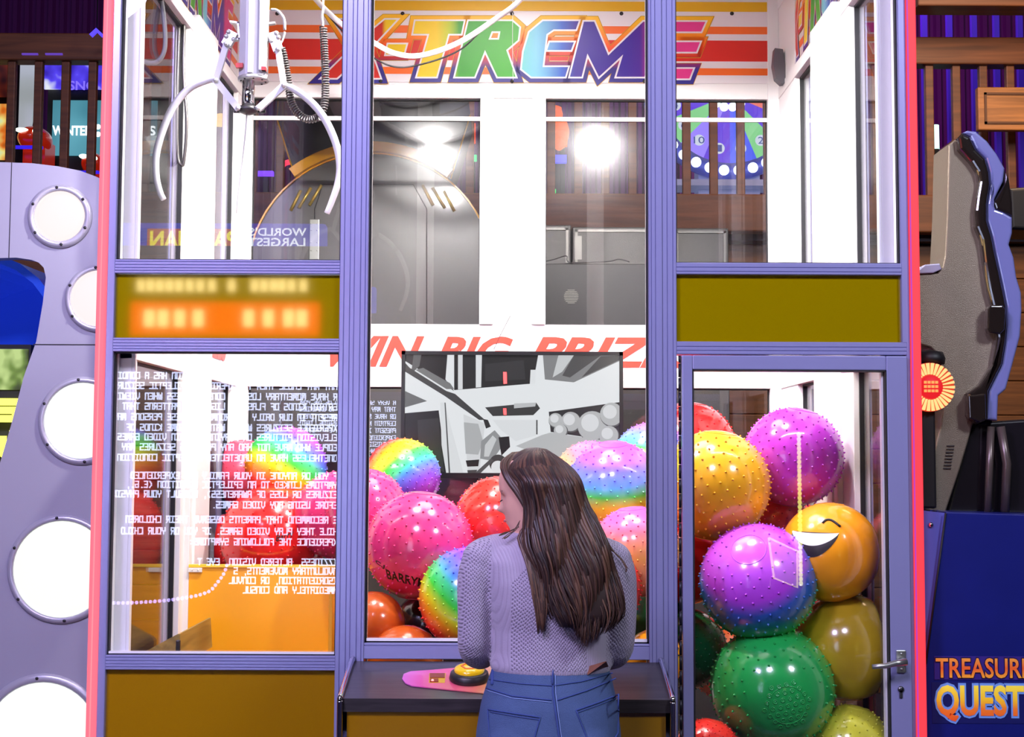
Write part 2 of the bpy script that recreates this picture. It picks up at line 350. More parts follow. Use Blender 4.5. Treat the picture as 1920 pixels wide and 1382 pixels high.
# gaskets + glass panes in the front
def pane(x0, x1, z0, z1, y=.03, m=None, gw=.004):
    mb = MB()
    for q in ((x0, z0, x0 + gw, z1), (x1 - gw, z0, x1, z1), (x0, z0, x1, z0 + gw), (x0, z1 - gw, x1, z1)): mb.box((q[0], y - .014, q[1]), (q[2], y + .008, q[3]))
    g = MB().box((x0, y, z0), (x1, y + .0025, z1)).build('glass_pane', m or m_glass, M)
    mb.build('gasket', m_gask, g)
    return g
pane(xa, xb, zl[0], 3.62); pane(xa, xb, zl[4], zl[3]); pane(xd, xe, zcb, 3.55, gw=.0055); pane(xg, xh, zr[0], 3.62)
mb = MB().box((xd + .006, .012, zcb + .005), (xe - .006, .026, zcb + .013)).box((xa + .005, .012, zl[4] + .004), (xb - .004, .026, zl[4] + .010))
mb.build('glazing_bead', m_white, M)
# service door in the right bay
dr = MB(); x0, x1 = fx(1279, 1000), XR - .014
DY = -.012
for q in ((x0, ZB + .05, dgl, zr[3] - .004), (dgr, ZB + .05, x1, zr[3] - .004)): dr.box((q[0], DY, q[1]), (q[2], .05, q[3]), bev=.003)
dr.box((dgl, DY, zr[4]), (dgr, .05, zr[3] - .004), bev=.003); dr.box((dgl, DY, .05), (dgr, .05, .42), bev=.003)
door = dr.build('service_door', m_blue, M)
mb = MB(); y = .03
for q in ((dgl, .42, dgl + .004, zr[4]), (dgr - .004, .42, dgr, zr[4]), (dgl, zr[4] - .004, dgr, zr[4])): mb.box((q[0], DY - .001, q[1]), (q[2], y + .006, q[3]))
mb.build('gasket', m_gask, door)
MB().box((dgl, y, .42), (dgr, y + .005, zr[4])).build('door_glass', m_glass, door)
MB().box((dgr - .011, .008, .42), (dgr - .005, .028, zr[4] - .005)).build('glazing_bead', m_white, door)
mb = MB(); hz0, hz1 = .1, zr[3] - .005; hx = fx(1275, 1000); k = 0; z = hz0
while z < hz1:
    mb.tube([(hx, -.006, z), (hx, -.006, min(z + .043, hz1))], .0042, 8); z += .045
mb.build('piano_hinge', mat('dark_hinge', (40, 40, 48), .4, .6), door)
# handle
hp = P(1689, 1240, DY); s = S(DY); m_hd = mat('brushed_steel', (185, 188, 180), .3, .85)
mb = MB().box((hp.x - 9 * s, DY - .006, hp.z - 21 * s), (hp.x + 9 * s, DY, hp.z + 21 * s), bev=.003)
mb.tube([(hp.x, DY - .002, hp.z + 3 * s), (hp.x, DY - .045, hp.z + 3 * s)], .009, 14)
mb.tube([(hp.x + .004, DY - .045, hp.z + 3 * s), (hp.x - .03, DY - .05, hp.z + 1 * s), (hp.x - .06, DY - .05, hp.z - 4 * s), (hp.x - 61 * s, DY - .05, hp.z - 6 * s)], [.011, .010, .008, .0075], 12)
for dz in (-14, 14): mb.sphere((hp.x, DY - .007, hp.z + dz * s), .0035, 10, 6)
mb.build('door_handle', m_hd, door)
kp = P(1689, 1298, DY); mb = MB().tube([(kp.x, DY - .004, kp.z + .009), (kp.x, DY + .002, kp.z + .009)], .0095, 16); mb.box((kp.x - .005, DY - .004, kp.z - .018), (kp.x + .005, DY + .002, kp.z + .008), bev=.002)
mb.tube([(kp.x, DY - .006, kp.z + .009), (kp.x, DY, kp.z + .009)], .005, 12, 1)
mb.build('keyhole', [mat('lock_steel', (120, 120, 125), .3, .9), m_gask], door)

# LED edge strips
m_pink = glow('led_pink', (255, 104, 122), 1.35); m_red = glow('led_red', (255, 60, 72), 1.15)
for nm, x0, x1, m_ in (('a', XL - .03, XL - .001, m_pink), ('b', XR + .001, XR + .031, m_red)):
    o = MB().box((x0, -.01, 0.02), (x1, .05, 3.95), bev=.004).build('light_strip', m_, M, 'pink glowing edge strip' if nm == 'a' else 'red glowing edge strip')
    cx = (x0 + x1) / 2
    MB().box((x0 + .012 if nm == 'a' else x0 + .0, -.0115, .02), (x0 + .016 if nm == 'a' else x0 + .004, -.009, 3.95)).build('diffuser_ridge', glow('led_soft_' + nm, (255, 150, 160) if nm == 'a' else (190, 60, 190), 1.0), o)

# inner white structure -------------------------------------------------
def bx(mb, x0, x1, y0, y1, z0, z1, mi=0, bev=.002): return mb.box((x0, y0, z0), (x1, y1, z1), mi, bev)
IL, IR = -1.205, 1.18
zq = lambda py: 1.6 + (860 - py) / (2530 / (4.2 + LB))
z_hb, z_gt, z_gb, z_wt, z_wb, z_lt = zq(157), zq(175), zq(608), zq(627), zq(713), zq(727)
ZF = .42
def wbox(name, *a, **k): return bx(MB(), *a, **k).build(name, m_white, M)
# back wall
wbox('back_beam', IL, IR, LB, LB + .06, z_gt, z_hb + .05); wbox('back_beam', IL, IR, LB, LB + .06, z_wt, z_gb); wbox('back_beam', IL, IR, LB - .012, LB + .06, z_lt, z_wb + .003)
wbox('back_beam', IL, IR, LB, LB + .06, 3.60, 3.75)
mb = MB(); bx(mb, -.145, -.085, LB - .012, LB + .06, z_gb, z_gt); bx(mb, .085, .145, LB - .012, LB + .06, z_gb, z_gt); bx(mb, -.09, .09, LB + .004, LB + .06, z_gb, z_gt); bx(mb, -.004, -.001, LB + .0, LB + .01, z_gb, z_gt)
mb.build('center_mullion', m_white, M)
mb = MB(); bx(mb, -.145, .145, LB, LB + .06, ZF, z_lt); mb.build('center_mullion', m_white, M)
for sx, X in ((-1, IL), (1, IR)):
    mb = MB()
    bx(mb, X, X - sx * .05, LB - .01, LB + .06, ZF, 3.75)
    bx(mb, X + sx * .06, X, (1.62 if sx < 0 else 1.36), LB + .06, ZF, 3.75)            # deep rear corner
    mb.build('corner_post', m_white, M)
    m0, m1, m2, j0 = (.80, 1.12, 1.62, .74) if sx < 0 else (.62, .98, 1.36, .46)
    mb = MB()
    bx(mb, X + sx * .06, X - sx * .02, m0, m1, ZF, z_hb + .03); bx(mb, X + sx * .05, X - sx * .028, m0 + .05, m1 - .05, ZF, z_hb)
    mb.build('side_mullion', m_white, M)
    mb = MB(); bx(mb, X + sx * .06, X, .07, .13, ZF, 3.75); bx(mb, X, X - sx * .01, .07, .085, ZF, 3.75); mb.build('side_jamb', m_white, M)
    mb = MB(); bx(mb, X + sx * .055, X, j0, m0, ZF, z_hb + .02); mb.build('side_jamb', m_white, M)
    for za, zb in ((z_gt, z_hb + .01), (z_wt, z_gb), (z_lt, z_wb + .003), (3.60, 3.75)):
        mb = MB(); bx(mb, X + sx * .06, X - sx * .004, .07, 1.76, za, zb); mb.build('side_beam', m_white, M)
    for y0, y1 in ((.13, j0), (m1, m2)):
        for z0, z1 in ((z_gb, z_gt), (ZF, z_lt)):
            g = MB().box((X + sx * .028, y0, z0), (X + sx * .033, y1, z1)).build('glass_pane', m_glass, M)
            q = MB(); xa_, xb_ = X + sx * .02, X + sx * .04
            for r in ((y0, z0, y0 + .008, z1), (y1 - .008, z0, y1, z1), (y0, z1 - .008, y1, z1)): q.box((xa_, r[0], r[1]), (xb_, r[2], r[3]))
            q.build('gasket', m_gask, g)
# outer skins of the side posts (lavender) and the front jamb lining
for sx, X0 in ((-1, XL), (1, XR)):
    mb = MB()
    for y0, y1 in ((.07, .13), ((.74, 1.12) if sx < 0 else (.46, .98)), ((1.62 if sx < 0 else 1.36), D)): mb.box((X0, y0, 0), (X0 - sx * .005, y1, ZT))
    mb.build('side_cladding', m_blue, M)
for x0_, sg in ((xa, 1), (xd, 1), (xe, -1), (xh, -1), (xg, 1), (xb, -1)):
    lo = .42 if x0_ not in (xd, xe) else zcb
    MB().box((x0_, .037, lo + .02), (x0_ + sg * .003, .071, 3.6)).build('post_lining', m_white, M)
for q in ((xb - .002, xd + .002), (xe - .002, xg + .002), (XL + .004, xa + .002), (xh - .002, XR - .004)): MB().box((q[0], .0705, .45), (q[1], .078, 3.74)).build('post_lining', m_white, M)
# glass at the back
for x0, x1 in ((IL + .05, -.145), (.145, IR - .05)):
    for z0, z1, gm in ((z_gb, z_gt, m_glassb), (ZF, z_lt, m_glass)):
        g = MB().box((x0, LB + .03, z0), (x1, LB + .035, z1)).build('glass_pane', gm, M)
        q = MB()
        for r in ((x0, z0, x0 + .004, z1), (x1 - .004, z0, x1, z1), (x0, z1 - .006, x1, z1)): q.box((r[0], LB + .02, r[1]), (r[2], LB + .04, r[3]))
        q.build('gasket', m_gask, g)
zt_ = zq(213)
MB().box((IL + .05, LB + .018, zt_ - .009), (IR - .05, LB + .028, zt_ + .009)).build('glazing_bar', m_white, M)
# roof, floor, rear upper wall
MB().box((XL, .0, 3.75), (XR, D, 3.8)).build('roof', m_white, M)
MB().box((XL + .01, .05, ZF - .04), (XR - .01, D, ZF)).build('pit_floor', mat('pit_floor', (120, 90, 70), .6), M)
MB().box((XL + .02, .06, 0), (XR - .02, D - .01, ZF - .05)).build('base_cabinet', m_yel2, M)
for sx, X in ((-1, IL), (1, IR)):
    MB().box((X + sx * .012, .1, z_hb + .01), (X + sx * .03, LB, 3.6)).build('side_sign_backing', m_white, M)

# header sign -----------------------------------------------------------
m_or = mat('sign_orange', (240, 108, 38), .35); m_rd = mat('sign_red', (205, 38, 28), .35); m_gold = mat('sign_gold', (226, 176, 16), .35); m_bd = mat('sign_white', (236, 230, 232), .3, coat=.3)
m_navy = ramp_mat('letter_rim', [(0, (34, 28, 120)), (.28, (44, 30, 120)), (.45, (190, 40, 30)), (.62, (235, 80, 25)), (.86, (245, 150, 20)), (1, (250, 190, 30))], 'Z', zq(152), zq(28), .35)
m_fill = ramp_mat('letter_rainbow', [(0, (205, 45, 35)), (.16, (205, 45, 35)), (.17, (240, 205, 25)), (.30, (240, 205, 25)), (.335, (180, 200, 30)), (.36, (40, 150, 30)), (.513, (60, 170, 40)), (.52, (110, 205, 200)), (.56, (120, 200, 225)), (.625, (40, 90, 190)), (.66, (52, 24, 140)), (.79, (52, 24, 140)), (.83, (70, 30, 140)), (.86, (215, 50, 130)), (1, (225, 60, 140))], 'X', P(600, 90, LB).x, P(1325, 90, LB).x, .35)
def c2(pts): return [(620 + x * .3618, y * .3618) for x, y in pts]
LET = [
 [[(722, 38), (744, 38), (694, 92), (713, 147), (692, 147), (672, 110), (632, 147), (604, 147), (660, 92), (626, 38), (652, 38), (676, 76)]],
 [[(728, 84), (762, 84), (757, 103), (724, 103)]],
 [c2([(440, 112), (690, 112), (676, 178), (610, 178), (548, 400), (448, 400), (512, 178), (428, 178)])],
 [c2([(715, 112), (940, 112), (978, 145), (970, 210), (910, 262), (958, 400), (865, 400), (800, 262), (745, 400), (645, 400)]), c2([(835, 165), (880, 165), (872, 208), (818, 208)])],
 [c2([(1100, 112), (1285, 112), (1270, 155), (1155, 155), (1118, 180), (1098, 350), (1230, 350), (1215, 400), (1040, 400), (990, 360), (1000, 270), (1030, 170)])],
 [c2([(1135, 222), (1260, 222), (1245, 262), (1122, 262)])],
 [c2([(1312, 115), (1365, 115), (1438, 290), (1620, 115), (1715, 115), (1625, 400), (1480, 400), (1515, 285), (1390, 400), (1330, 280), (1300, 400), (1240, 400)])],
 [[(1252, 42), (1322, 42), (1314, 60), (1264, 60), (1257, 80), (1312, 80), (1305, 98), (1252, 98), (1246, 130), (1299, 130), (1292, 148), (1232, 148), (1218, 134), (1230, 62)]]]
SP = [[[(P(x, y, LB).x, P(x, y, LB).z) for x, y in pl] for pl in g] for g in LET]
zz = lambda py: P(960, py, LB).z
def sign_meshes():
    out = []
    mb = MB().box((IL, LB - .004, zz(155)), (IR, LB + .02, zz(20))); out.append(('sign_board', mb, m_bd))
    mb = MB().box((IL, LB - .006, zz(21)), (IR, LB + .02, zz(3))); out.append(('gold_trim', mb, m_gold))
    mb = MB()
    mb.box((IL + .01, LB - .0048, zz(63)), (IR - .01, LB - .004, zz(49)), 0); mb.box((IL + .01, LB - .0048, zz(114)), (IR - .01, LB - .004, zz(75)), 1); mb.box((IL + .01, LB - .0048, zz(140)), (IR - .01, LB - .004, zz(127)), 0)
    out.append(('sign_stripe', mb, [m_or, m_rd]))
    lay = [(.0275, .0050, m_gold, 'lettering_edge'), (.0258, .0056, mat('letter_line', (60, 30, 20), .4), 'lettering_line'), (.0247, .0062, m_navy, 'lettering_rim'), (.0075, .0068, m_bd, 'lettering_outline'), (.0, .0074, m_fill, 'lettering')]
    for off, dy, m_, nm in lay:
        mb = MB()
        for g in SP:
            v, f = poly2d(g if off < .012 else g[:1], off, .0002); mb.add([(a[0], LB - dy + a[2], a[1]) for a in v], f)
        out.append((nm, mb, m_))
    return out
SM = sign_meshes()
hs = SM[0][1].build('header_sign', SM[0][2], M)
objs = [(hs, None)]
for nm, mb, m_ in SM[1:]: objs.append((mb.build(nm, m_, hs), 1))
for px, py in ((520, 26), (755, 26), (960, 26), (1165, 26), (1372, 26), (714, 153), (960, 153), (1208, 153)): p = P(px, py, LB); MB().lathe((p.x, LB - .004, p.z), (0, -1, 0), [(.009, 0), (.008, .004), (.0001, .006)], 10).build('screw', m_gask, hs)
# the same sign along both sides
for sx, X in ((-1, IL), (1, IR)):
    k = 1.62 / (IR - IL)
    root = None
    for i, (o, _) in enumerate(objs):
        c = o.copy(); COL.objects.link(c); c.parent = root if root else M
        # map local x (IL..IR) to y, y (LB) to X
        # right wall reads front->back reversed so that it reads correctly from inside
        if sx > 0: A = Matrix(((0, 1, 0, X + .012 - LB), (-k, 0, 0, .92 + k * (-.0125)), (0, 0, 1, 0), (0, 0, 0, 1)))
        else: A = Matrix(((0, -1, 0, X - .012 + LB), (k, 0, 0, .92 + k * .0125), (0, 0, 1, 0), (0, 0, 0, 1)))
        if i == 0: c.matrix_parent_inverse = Matrix.Translation((-M.location.x, -M.location.y, 0)) @ A; root = c
        else: c.matrix_parent_inverse = Matrix.Identity(4)
# WIN BIG PRIZES boards
m_win = mat('win_red', (226, 60, 44), .35)
def winboard(o, du, W, k, n):
    o = Vector(o); du = Vector(du); n = Vector(n); up = Vector((0, 0, 1)); h = z_wt - z_wb
    mb = MB(); mb.prism([o, o + du * W, o + du * W + up * h, o + up * h], n * -.015); b = mb.build('prize_board', m_bd, M)
    mb = MB(); e = zz(631) - z_wb; e0 = zz(689) - z_wb
    for txt, a, c in (('WIN', 618, 796), ('BIG', 815, 962), ('PRIZES', 988, 1322)):
        xa_ = (P(a, 650, LB).x - IL) * k; xb_ = (P(c, 650, LB).x - IL) * k
        word(mb, txt, o + du * xa_ + up * e0 + n * .002, du, up, xb_ - xa_, e - e0, 0, .38, .035, .0015)
    mb.build('lettering', m_win, b)
winboard((IL, LB + .002, z_wb), (1, 0, 0), IR - IL, 1, (0, -1, 0))
winboard((IR - .002, LB, z_wb), (0, -1, 0), 1.62, 1.62 / (IR - IL), (-1, 0, 0))
winboard((IL + .002, .08, z_wb), (0, 1, 0), 1.62, 1.62 / (IR - IL), (1, 0, 0))

# flood lamps above the front windows, hooded, shining back and down
m_lamp = glow('flood_led', (255, 250, 248), 4200)
for px in (-.44, .47):
    c = Vector((px, .14, 3.40)); d = Vector((0, math.cos(.50), -math.sin(.50))); 
    mb = MB(); mb.lathe(c - d * .05, d, [(.0001, 0), (.07, .01), (.08, .05), (.08, .062), (.062, .062), (.062, .052), (.0001, .052)], 24)
    hd = [(c.y - .05, c.z + .10), (c.y + .04, c.z + .10), (c.y + .26, c.z - .042), (c.y + .255, c.z - .05), (c.y + .04, c.z + .092), (c.y - .05, c.z + .092)]
    mb.prism([(px - .16, y, z) for y, z in hd], (.32, 0, 0))
    for q in (-.16, .155): mb.prism([(px + q, c.y - .05, c.z + .10), (px + q, c.y + .04, c.z + .10), (px + q, c.y + .26, c.z - .045), (px + q, c.y + .02, c.z - .05), (px + q, c.y - .05, c.z)], (.005, 0, 0))
    mb.box((px - .02, c.y - .06, c.z + .05), (px + .02, c.y - .03, 3.75))
    l = mb.build('flood_lamp', m_gask, M)
    MB().lathe(c + d * .004, d, [(.0001, .004), (.045, .004), (.045, 0)][::-1], 20, smooth=False).build('lamp_lens', m_lamp, l)
# unseen fill bars, added behind the mustard panels to brighten the balls
m_bar = glow('fill_bar_glow', (255, 246, 240), 60)
for x0_, x1_ in ((IL + .02, -.60), (.56, IR - .02)):
    b_ = MB().box((x0_, .05, 2.12), (x1_, .085, 2.20), bev=.004).build('fill_bar', m_white, M)
    MB().box((x0_ + .01, .085, 2.125), (x1_ - .01, .09, 2.15)).build('fill_diffuser', m_bar, b_)
# gantry rails near the roof
mb = MB().box((IL, .32, 3.56), (IR, .36, 3.62)).box((IL, .50, 3.56), (IR, .54, 3.62)); mb.build('gantry_rail', m_white, M)
MB().box((-1.0, .20, 3.50), (-.74, .56, 3.56), bev=.01).build('gantry_carriage', m_white, M)
# grey bracket in the rear right corner
q = MB(); p = P(1465, 92, 1.55); 
pl = [(1453, 90), (1468, 92), (1474, 130), (1490, 140), (1490, 152), (1466, 156), (1455, 146), (1450, 120)]
q.prism([P(x, y, 1.55) for x, y in pl], (0, .05, 0)); q.build('corner_bracket', mat('bracket_grey', (96, 94, 100), .5, .3), M)

# prize chute in the left bay
CY = .80; m_ch = mat('chute_yellow', (244, 168, 20), .35, coat=.2)
ct = P(480, 1062, CY).z; cxl = IL + .02
mb = MB().box((cxl, CY, ZF), (-.56, CY + .012, ct), bev=.002); mb.build('chute_wall', m_ch, M)
MB().box((-.572, .075, ZF), (-.56, CY, ct - .02), bev=.002).build('chute_wall', m_ch, M)
MB().box((cxl, CY - .004, ct - .004), (-.56, CY + .018, ct + .006)).build('chute_trim', mat('chute_edge', (250, 205, 60), .3), M)
a = P(355, 1069, CY - .01); mb = MB().box((cxl - .0, CY - .008, a.z - .008), (cxl + .05, CY - .002, a.z + .008), bev=.001)
for k in (0, 1): mb.sphere((cxl + .014 + k * .022, CY - .008, a.z), .003, 8, 5)
mb.build('chute_bracket', mat('bracket_white', (230, 226, 210), .4), M)
RY0 = .20
mb = MB(); mb.prism([P(255, 1234, RY0), P(262, 1227, RY0), P(333, 1189, RY0), P(337, 1189, RY0), P(340, 1250, RY0), P(255, 1250, RY0)], (0, .45, 0)); mb.build('chute_ramp', wood('ramp_board', (150, 122, 56), .5, 1, 12), M)
a = P(334, 1212, RY0 - .01); MB().box((a.x - .007, RY0 - .015, a.z - .035), (a.x + .007, RY0 - .002, a.z + .02), bev=.003).build('ramp_catch', mat('catch_black', (36, 34, 36), .4), M)
MB().box((cxl, .075, ZF + .001), (-.575, CY - .003, ZF + .01)).build('chute_floor', m_ch, M)

# ------------------------------------------------------------------ balls in the pit
def ball_mesh(name, studs=True, cap=False):
    mb = MB(); n, m = 64, 40
    mb.sphere((0, 0, 0), 1, n, m)
    # moulded rings near both poles
    for z in (.955, -.955): r = math.sqrt(1 - z * z); mb.tube([(r * math.cos(2 * PI * i / 40), r * math.sin(2 * PI * i / 40), z * 1.003) for i in range(41)], .006, 6, cap=False)
    if studs:
        N = 360; ga = PI * (3 - math.sqrt(5))
        for i in range(N):
            z = 1 - 2 * (i + .5) / N
            if abs(z) > .93 or (cap and z > .80): continue
            r = math.sqrt(1 - z * z); d = Vector((r * math.cos(ga * i), r * math.sin(ga * i), z)); mb.lathe(d * .995, d, [(.024, 0), (.018, .014), (.010, .030), (.0001, .037)], 8)
    if cap:   # dimpled pole pad
        for i in range(-3, 4):
            for j in range(-3, 4):
                x, y = i * .12 + (j % 2) * .06, j * .105
                if x * x + y * y > .17: continue
                d = Vector((x, y, math.sqrt(1 - x * x - y * y)))
                mb.lathe(d * .998, d, [(.040, 0), (.038, .010), (.028, .012), (.022, .002), (.010, .004), (.0001, .018)], 12)
    return mb.mesh(name, [mat('ball_default')])
B_STUD = ball_mesh('studded_ball'); B_SMOOTH = ball_mesh('smooth_ball', False); B_CAP = ball_mesh('capped_ball', True, True)
RB = [(0, (235, 40, 70)), (.14, (245, 70, 50)), (.26, (250, 160, 30)), (.36, (225, 225, 40)), (.48, (70, 215, 60)), (.60, (60, 190, 130)), (.70, (80, 120, 225)), (.82, (120, 80, 215)), (1, (205, 60, 200))]
m_rb = ramp_mat('vinyl_rainbow', RB, 'Z', -1, 1, .22, .5)
m_rb2 = ramp_mat('vinyl_rainbow_banded', [(0, (235, 60, 90)), (.18, (245, 110, 120)), (.32, (250, 200, 70)), (.42, (235, 215, 50)), (.54, (80, 215, 80)), (.66, (100, 150, 235)), (.78, (110, 110, 230)), (.9, (180, 90, 225)), (1, (215, 80, 200))], 'Z', -1, 1, .22, .5)
m_rb3 = ramp_mat('vinyl_rainbow_blue', [(0, (255, 170, 20)), (.12, (250, 200, 40)), (.22, (60, 215, 70)), (.38, (40, 170, 90)), (.55, (40, 110, 170)), (.68, (60, 100, 200)), (.80, (190, 70, 225)), (1, (205, 90, 235))], 'Z', -1, 1, .22, .5)
m_rb4 = ramp_mat('vinyl_pastel', [(0, (240, 120, 150)), (.5, (250, 190, 90)), (.75, (240, 120, 130)), (1, (200, 90, 200))], 'Z', -1, 1, .22, .5)
def vin(n, c): return mat('vinyl_' + n, c, .2, coat=.6, noise=.04, nscale=3)
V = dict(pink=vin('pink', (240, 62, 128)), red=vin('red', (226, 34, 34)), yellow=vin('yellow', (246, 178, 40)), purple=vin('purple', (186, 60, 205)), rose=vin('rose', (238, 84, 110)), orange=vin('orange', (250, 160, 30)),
         olive=vin('olive', (188, 158, 36)), green=vin('green', (36, 168, 78)), lime=vin('lime', (206, 206, 60)), dgreen=vin('bottle_green', (20, 96, 50)), brown=vin('brown', (190, 84, 30)), blue=vin('blue', (30, 110, 160)),
         black=vin('black', (42, 24, 28)), bred=vin('bright_red', (230, 50, 40)), rb=m_rb, rb2=m_rb2, rb3=m_rb3, pastel=m_rb4)
BALLS = []
def ball(px, py, rp, Y, kind, mesh, axis, spin, label, sq=(1, 1, 1)):
    c = P(px, py, Y); r = rp * S(Y)
    o = bpy.data.objects.new('bouncy_ball', mesh); COL.objects.link(o)
    o.location = c; o.scale = (r * sq[0], r * sq[1], r * sq[2])
    q = Vector((0, 0, 1)).rotation_difference(Vector(axis).normalized()) @ Quaternion((0, 0, 1), spin)
    o.rotation_mode = 'QUATERNION'; o.rotation_quaternion = q
    o.material_slots[0].link = 'OBJECT'; o.material_slots[0].material = V[kind]
    o['label'] = label; o['category'] = 'ball'; o['group'] = 'bouncy balls heaped in the claw machine'; BALLS.append((o, c, r)); return o
b = ball
b(755, 893, 71, 1.25, 'rb', B_STUD, (.62, -.3, -.62), .3, 'knobbly rainbow ball at upper left of the centre window, left of the television')
b(686, 955, 76, .80, 'pink', B_STUD, (0, 0, 1), 1.0, 'pale pink knobbly ball half hidden behind the big pink logo ball')
pinkb = b(786, 1023, 101, .47, 'pink', B_STUD, (.1, .0, 1), .5, 'big pink knobbly ball with curved black logo in the centre window')
redb = b(934, 976, 82, .70, 'bred', B_STUD, (.2, -.1, 1), .2, 'red knobbly ball beside the face of the person')
b(880, 1121, 94, .26, 'rb', B_STUD, (.45, -.15, .55), .9, 'rainbow knobbly ball low in the window, beside the left arm of the person')
b(760, 1244, 70, .24, 'brown', B_SMOOTH, (.5, 0, 1), 0, 'smooth brown orange ball at the bottom left of the centre window')
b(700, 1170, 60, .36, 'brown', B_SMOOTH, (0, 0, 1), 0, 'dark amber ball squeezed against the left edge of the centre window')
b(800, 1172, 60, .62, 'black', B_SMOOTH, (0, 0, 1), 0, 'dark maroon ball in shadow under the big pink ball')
b(1152, 917, 90, .62, 'rb2', B_STUD, (-.05, -.25, 1), .1, 'large striped rainbow ball to the right of the head of the person')
b(1222, 866, 74, .88, 'rb2', B_STUD, (.3, .2, 1), .8, 'blue green knobbly ball at upper right corner of the centre window')
b(1108, 897, 70, 1.05, 'pastel', B_STUD, (.3, -.2, .6), .4, 'pink and orange ball behind the large striped rainbow ball')
b(1192, 1034, 84, .34, 'pastel', B_STUD, (-.1, -.1, 1), 1.4, 'pale pink and yellow knobbly ball above the right shoulder of the person')
b(1116, 1103, 86, .22, 'red', B_STUD, (0, 0, 1), 2.0, 'bright red knobbly ball behind the right arm of the person')
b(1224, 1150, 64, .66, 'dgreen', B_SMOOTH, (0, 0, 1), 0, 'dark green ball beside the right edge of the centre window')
b(1225, 1238, 56, .22, 'orange', B_SMOOTH, (0, 0, 1), 0, 'orange ball with black brick line pattern in the lower right window corner')
b(1010, 1130, 80, .60, 'purple', B_STUD, (0, 0, 1), 0, 'purple ball hidden behind the back of the person')
b(980, 1260, 86, .26, 'lime', B_STUD, (0, 0, 1), 0, 'lime ball low behind the waist of the person')
# left bay, behind the chute
b(536, 876, 76, 1.22, 'rb', B_STUD, (.45, .25, .75), .6, 'rainbow knobbly ball on top of the heap in the left bay')
b(512, 1008, 98, 1.06, 'red', B_STUD, (.1, 0, 1), .2, 'large red knobbly ball with small black logo in the left bay')
b(456, 886, 62, 1.50, 'rose', B_STUD, (.1, 0, 1), .7, 'rose red ball behind the rainbow ball in the left bay')
b(634, 966, 82, .98, 'pink', B_STUD, (.3, 0, 1), 1.2, 'hot pink ball against the post in the left bay')
b(430, 1030, 66, 1.40, 'red', B_SMOOTH, (0, 0, 1), 0, 'dark red smooth ball lowest in the left bay')
# right bay
b(1292, 842, 88, 1.28, 'red', B_STUD, (.1, 0, 1), .2, 'red knobbly ball highest at the left edge of the door window')
b(1340, 910, 103, .40, 'yellow', B_STUD, (.1, -.1, 1), .4, 'large yellow knobbly ball at the left of the door window')
b(1487, 857, 93, .54, 'purple', B_STUD, (.2, -.1, 1), 1.3, 'shiny purple knobbly ball at the top of the door window')
b(1436, 966, 74, .72, 'rose', B_STUD, (0, 0, 1), .9, 'rose pink knobbly ball between the yellow and the smiling ball')
smile = b(1556, 1035, 92, .30, 'orange', B_SMOOTH, (0, 0, 1), 0, 'smooth orange ball with a winking smiling face')
b(1421, 1091, 108, .25, 'rb3', B_STUD, (-.28, -.70, .60), .4, 'rainbow knobbly ball with purple centre in the door window')
b(1588, 1212, 98, .34, 'olive', B_SMOOTH, (0, 0, 1), 0, 'smooth olive gold ball behind the door handle')
b(1448, 1290, 114, .248, 'green', B_CAP, (.05, -.90, -.10), .3, 'green knobbly ball with dimpled pad at the bottom of the door window')
b(1592, 1404, 80, .24, 'lime', B_STUD, (.2, 0, 1), .2, 'yellow lime knobbly ball at the bottom right of the door window')
b(1326, 1412, 62, .14, 'bred', B_STUD, (.2, 0, 1), .2, 'orange red knobbly ball at the bottom left of the door window')
b(1288, 1216, 74, .56, 'dgreen', B_STUD, (.2, 0, 1), .2, 'dark green knobbly ball at the left of the door window beside the large green ball')
b(1288, 1060, 72, .62, 'red', B_SMOOTH, (.2, 0, 1), .2, 'smooth red ball under the large yellow ball')
b(1654, 1128, 72, .95, 'blue', B_SMOOTH, (.2, 0, 1), .2, 'teal blue ball behind the smiling orange ball')
b(1640, 1290, 62, .86, 'blue', B_STUD, (.2, 0, 1), 1.2, 'deep blue ball low behind the olive ball')
b(1500, 1010, 70, 1.30, 'red', B_STUD, (.2, 0, 1), 1.2, 'red ball deep behind the rose pink ball')
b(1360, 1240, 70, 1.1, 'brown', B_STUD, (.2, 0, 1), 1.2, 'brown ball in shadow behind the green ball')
b(1180, 1010, 70, 1.2, 'red', B_STUD, (.2, 0, 1), 1.2, 'red ball deep behind the pale pink ball')
b(820, 1060, 66, 1.2, 'purple', B_STUD, (.2, 0, 1), 1.2, 'purple ball deep behind the big pink ball')
b(1080, 1010, 66, 1.3, 'green', B_STUD, (.2, 0, 1), 1.2, 'green ball deep behind the head of the person')
b(1340, 1010, 66, 1.3, 'rose', B_STUD, (.2, 0, 1), 1.2, 'rose ball deep behind the yellow ball')

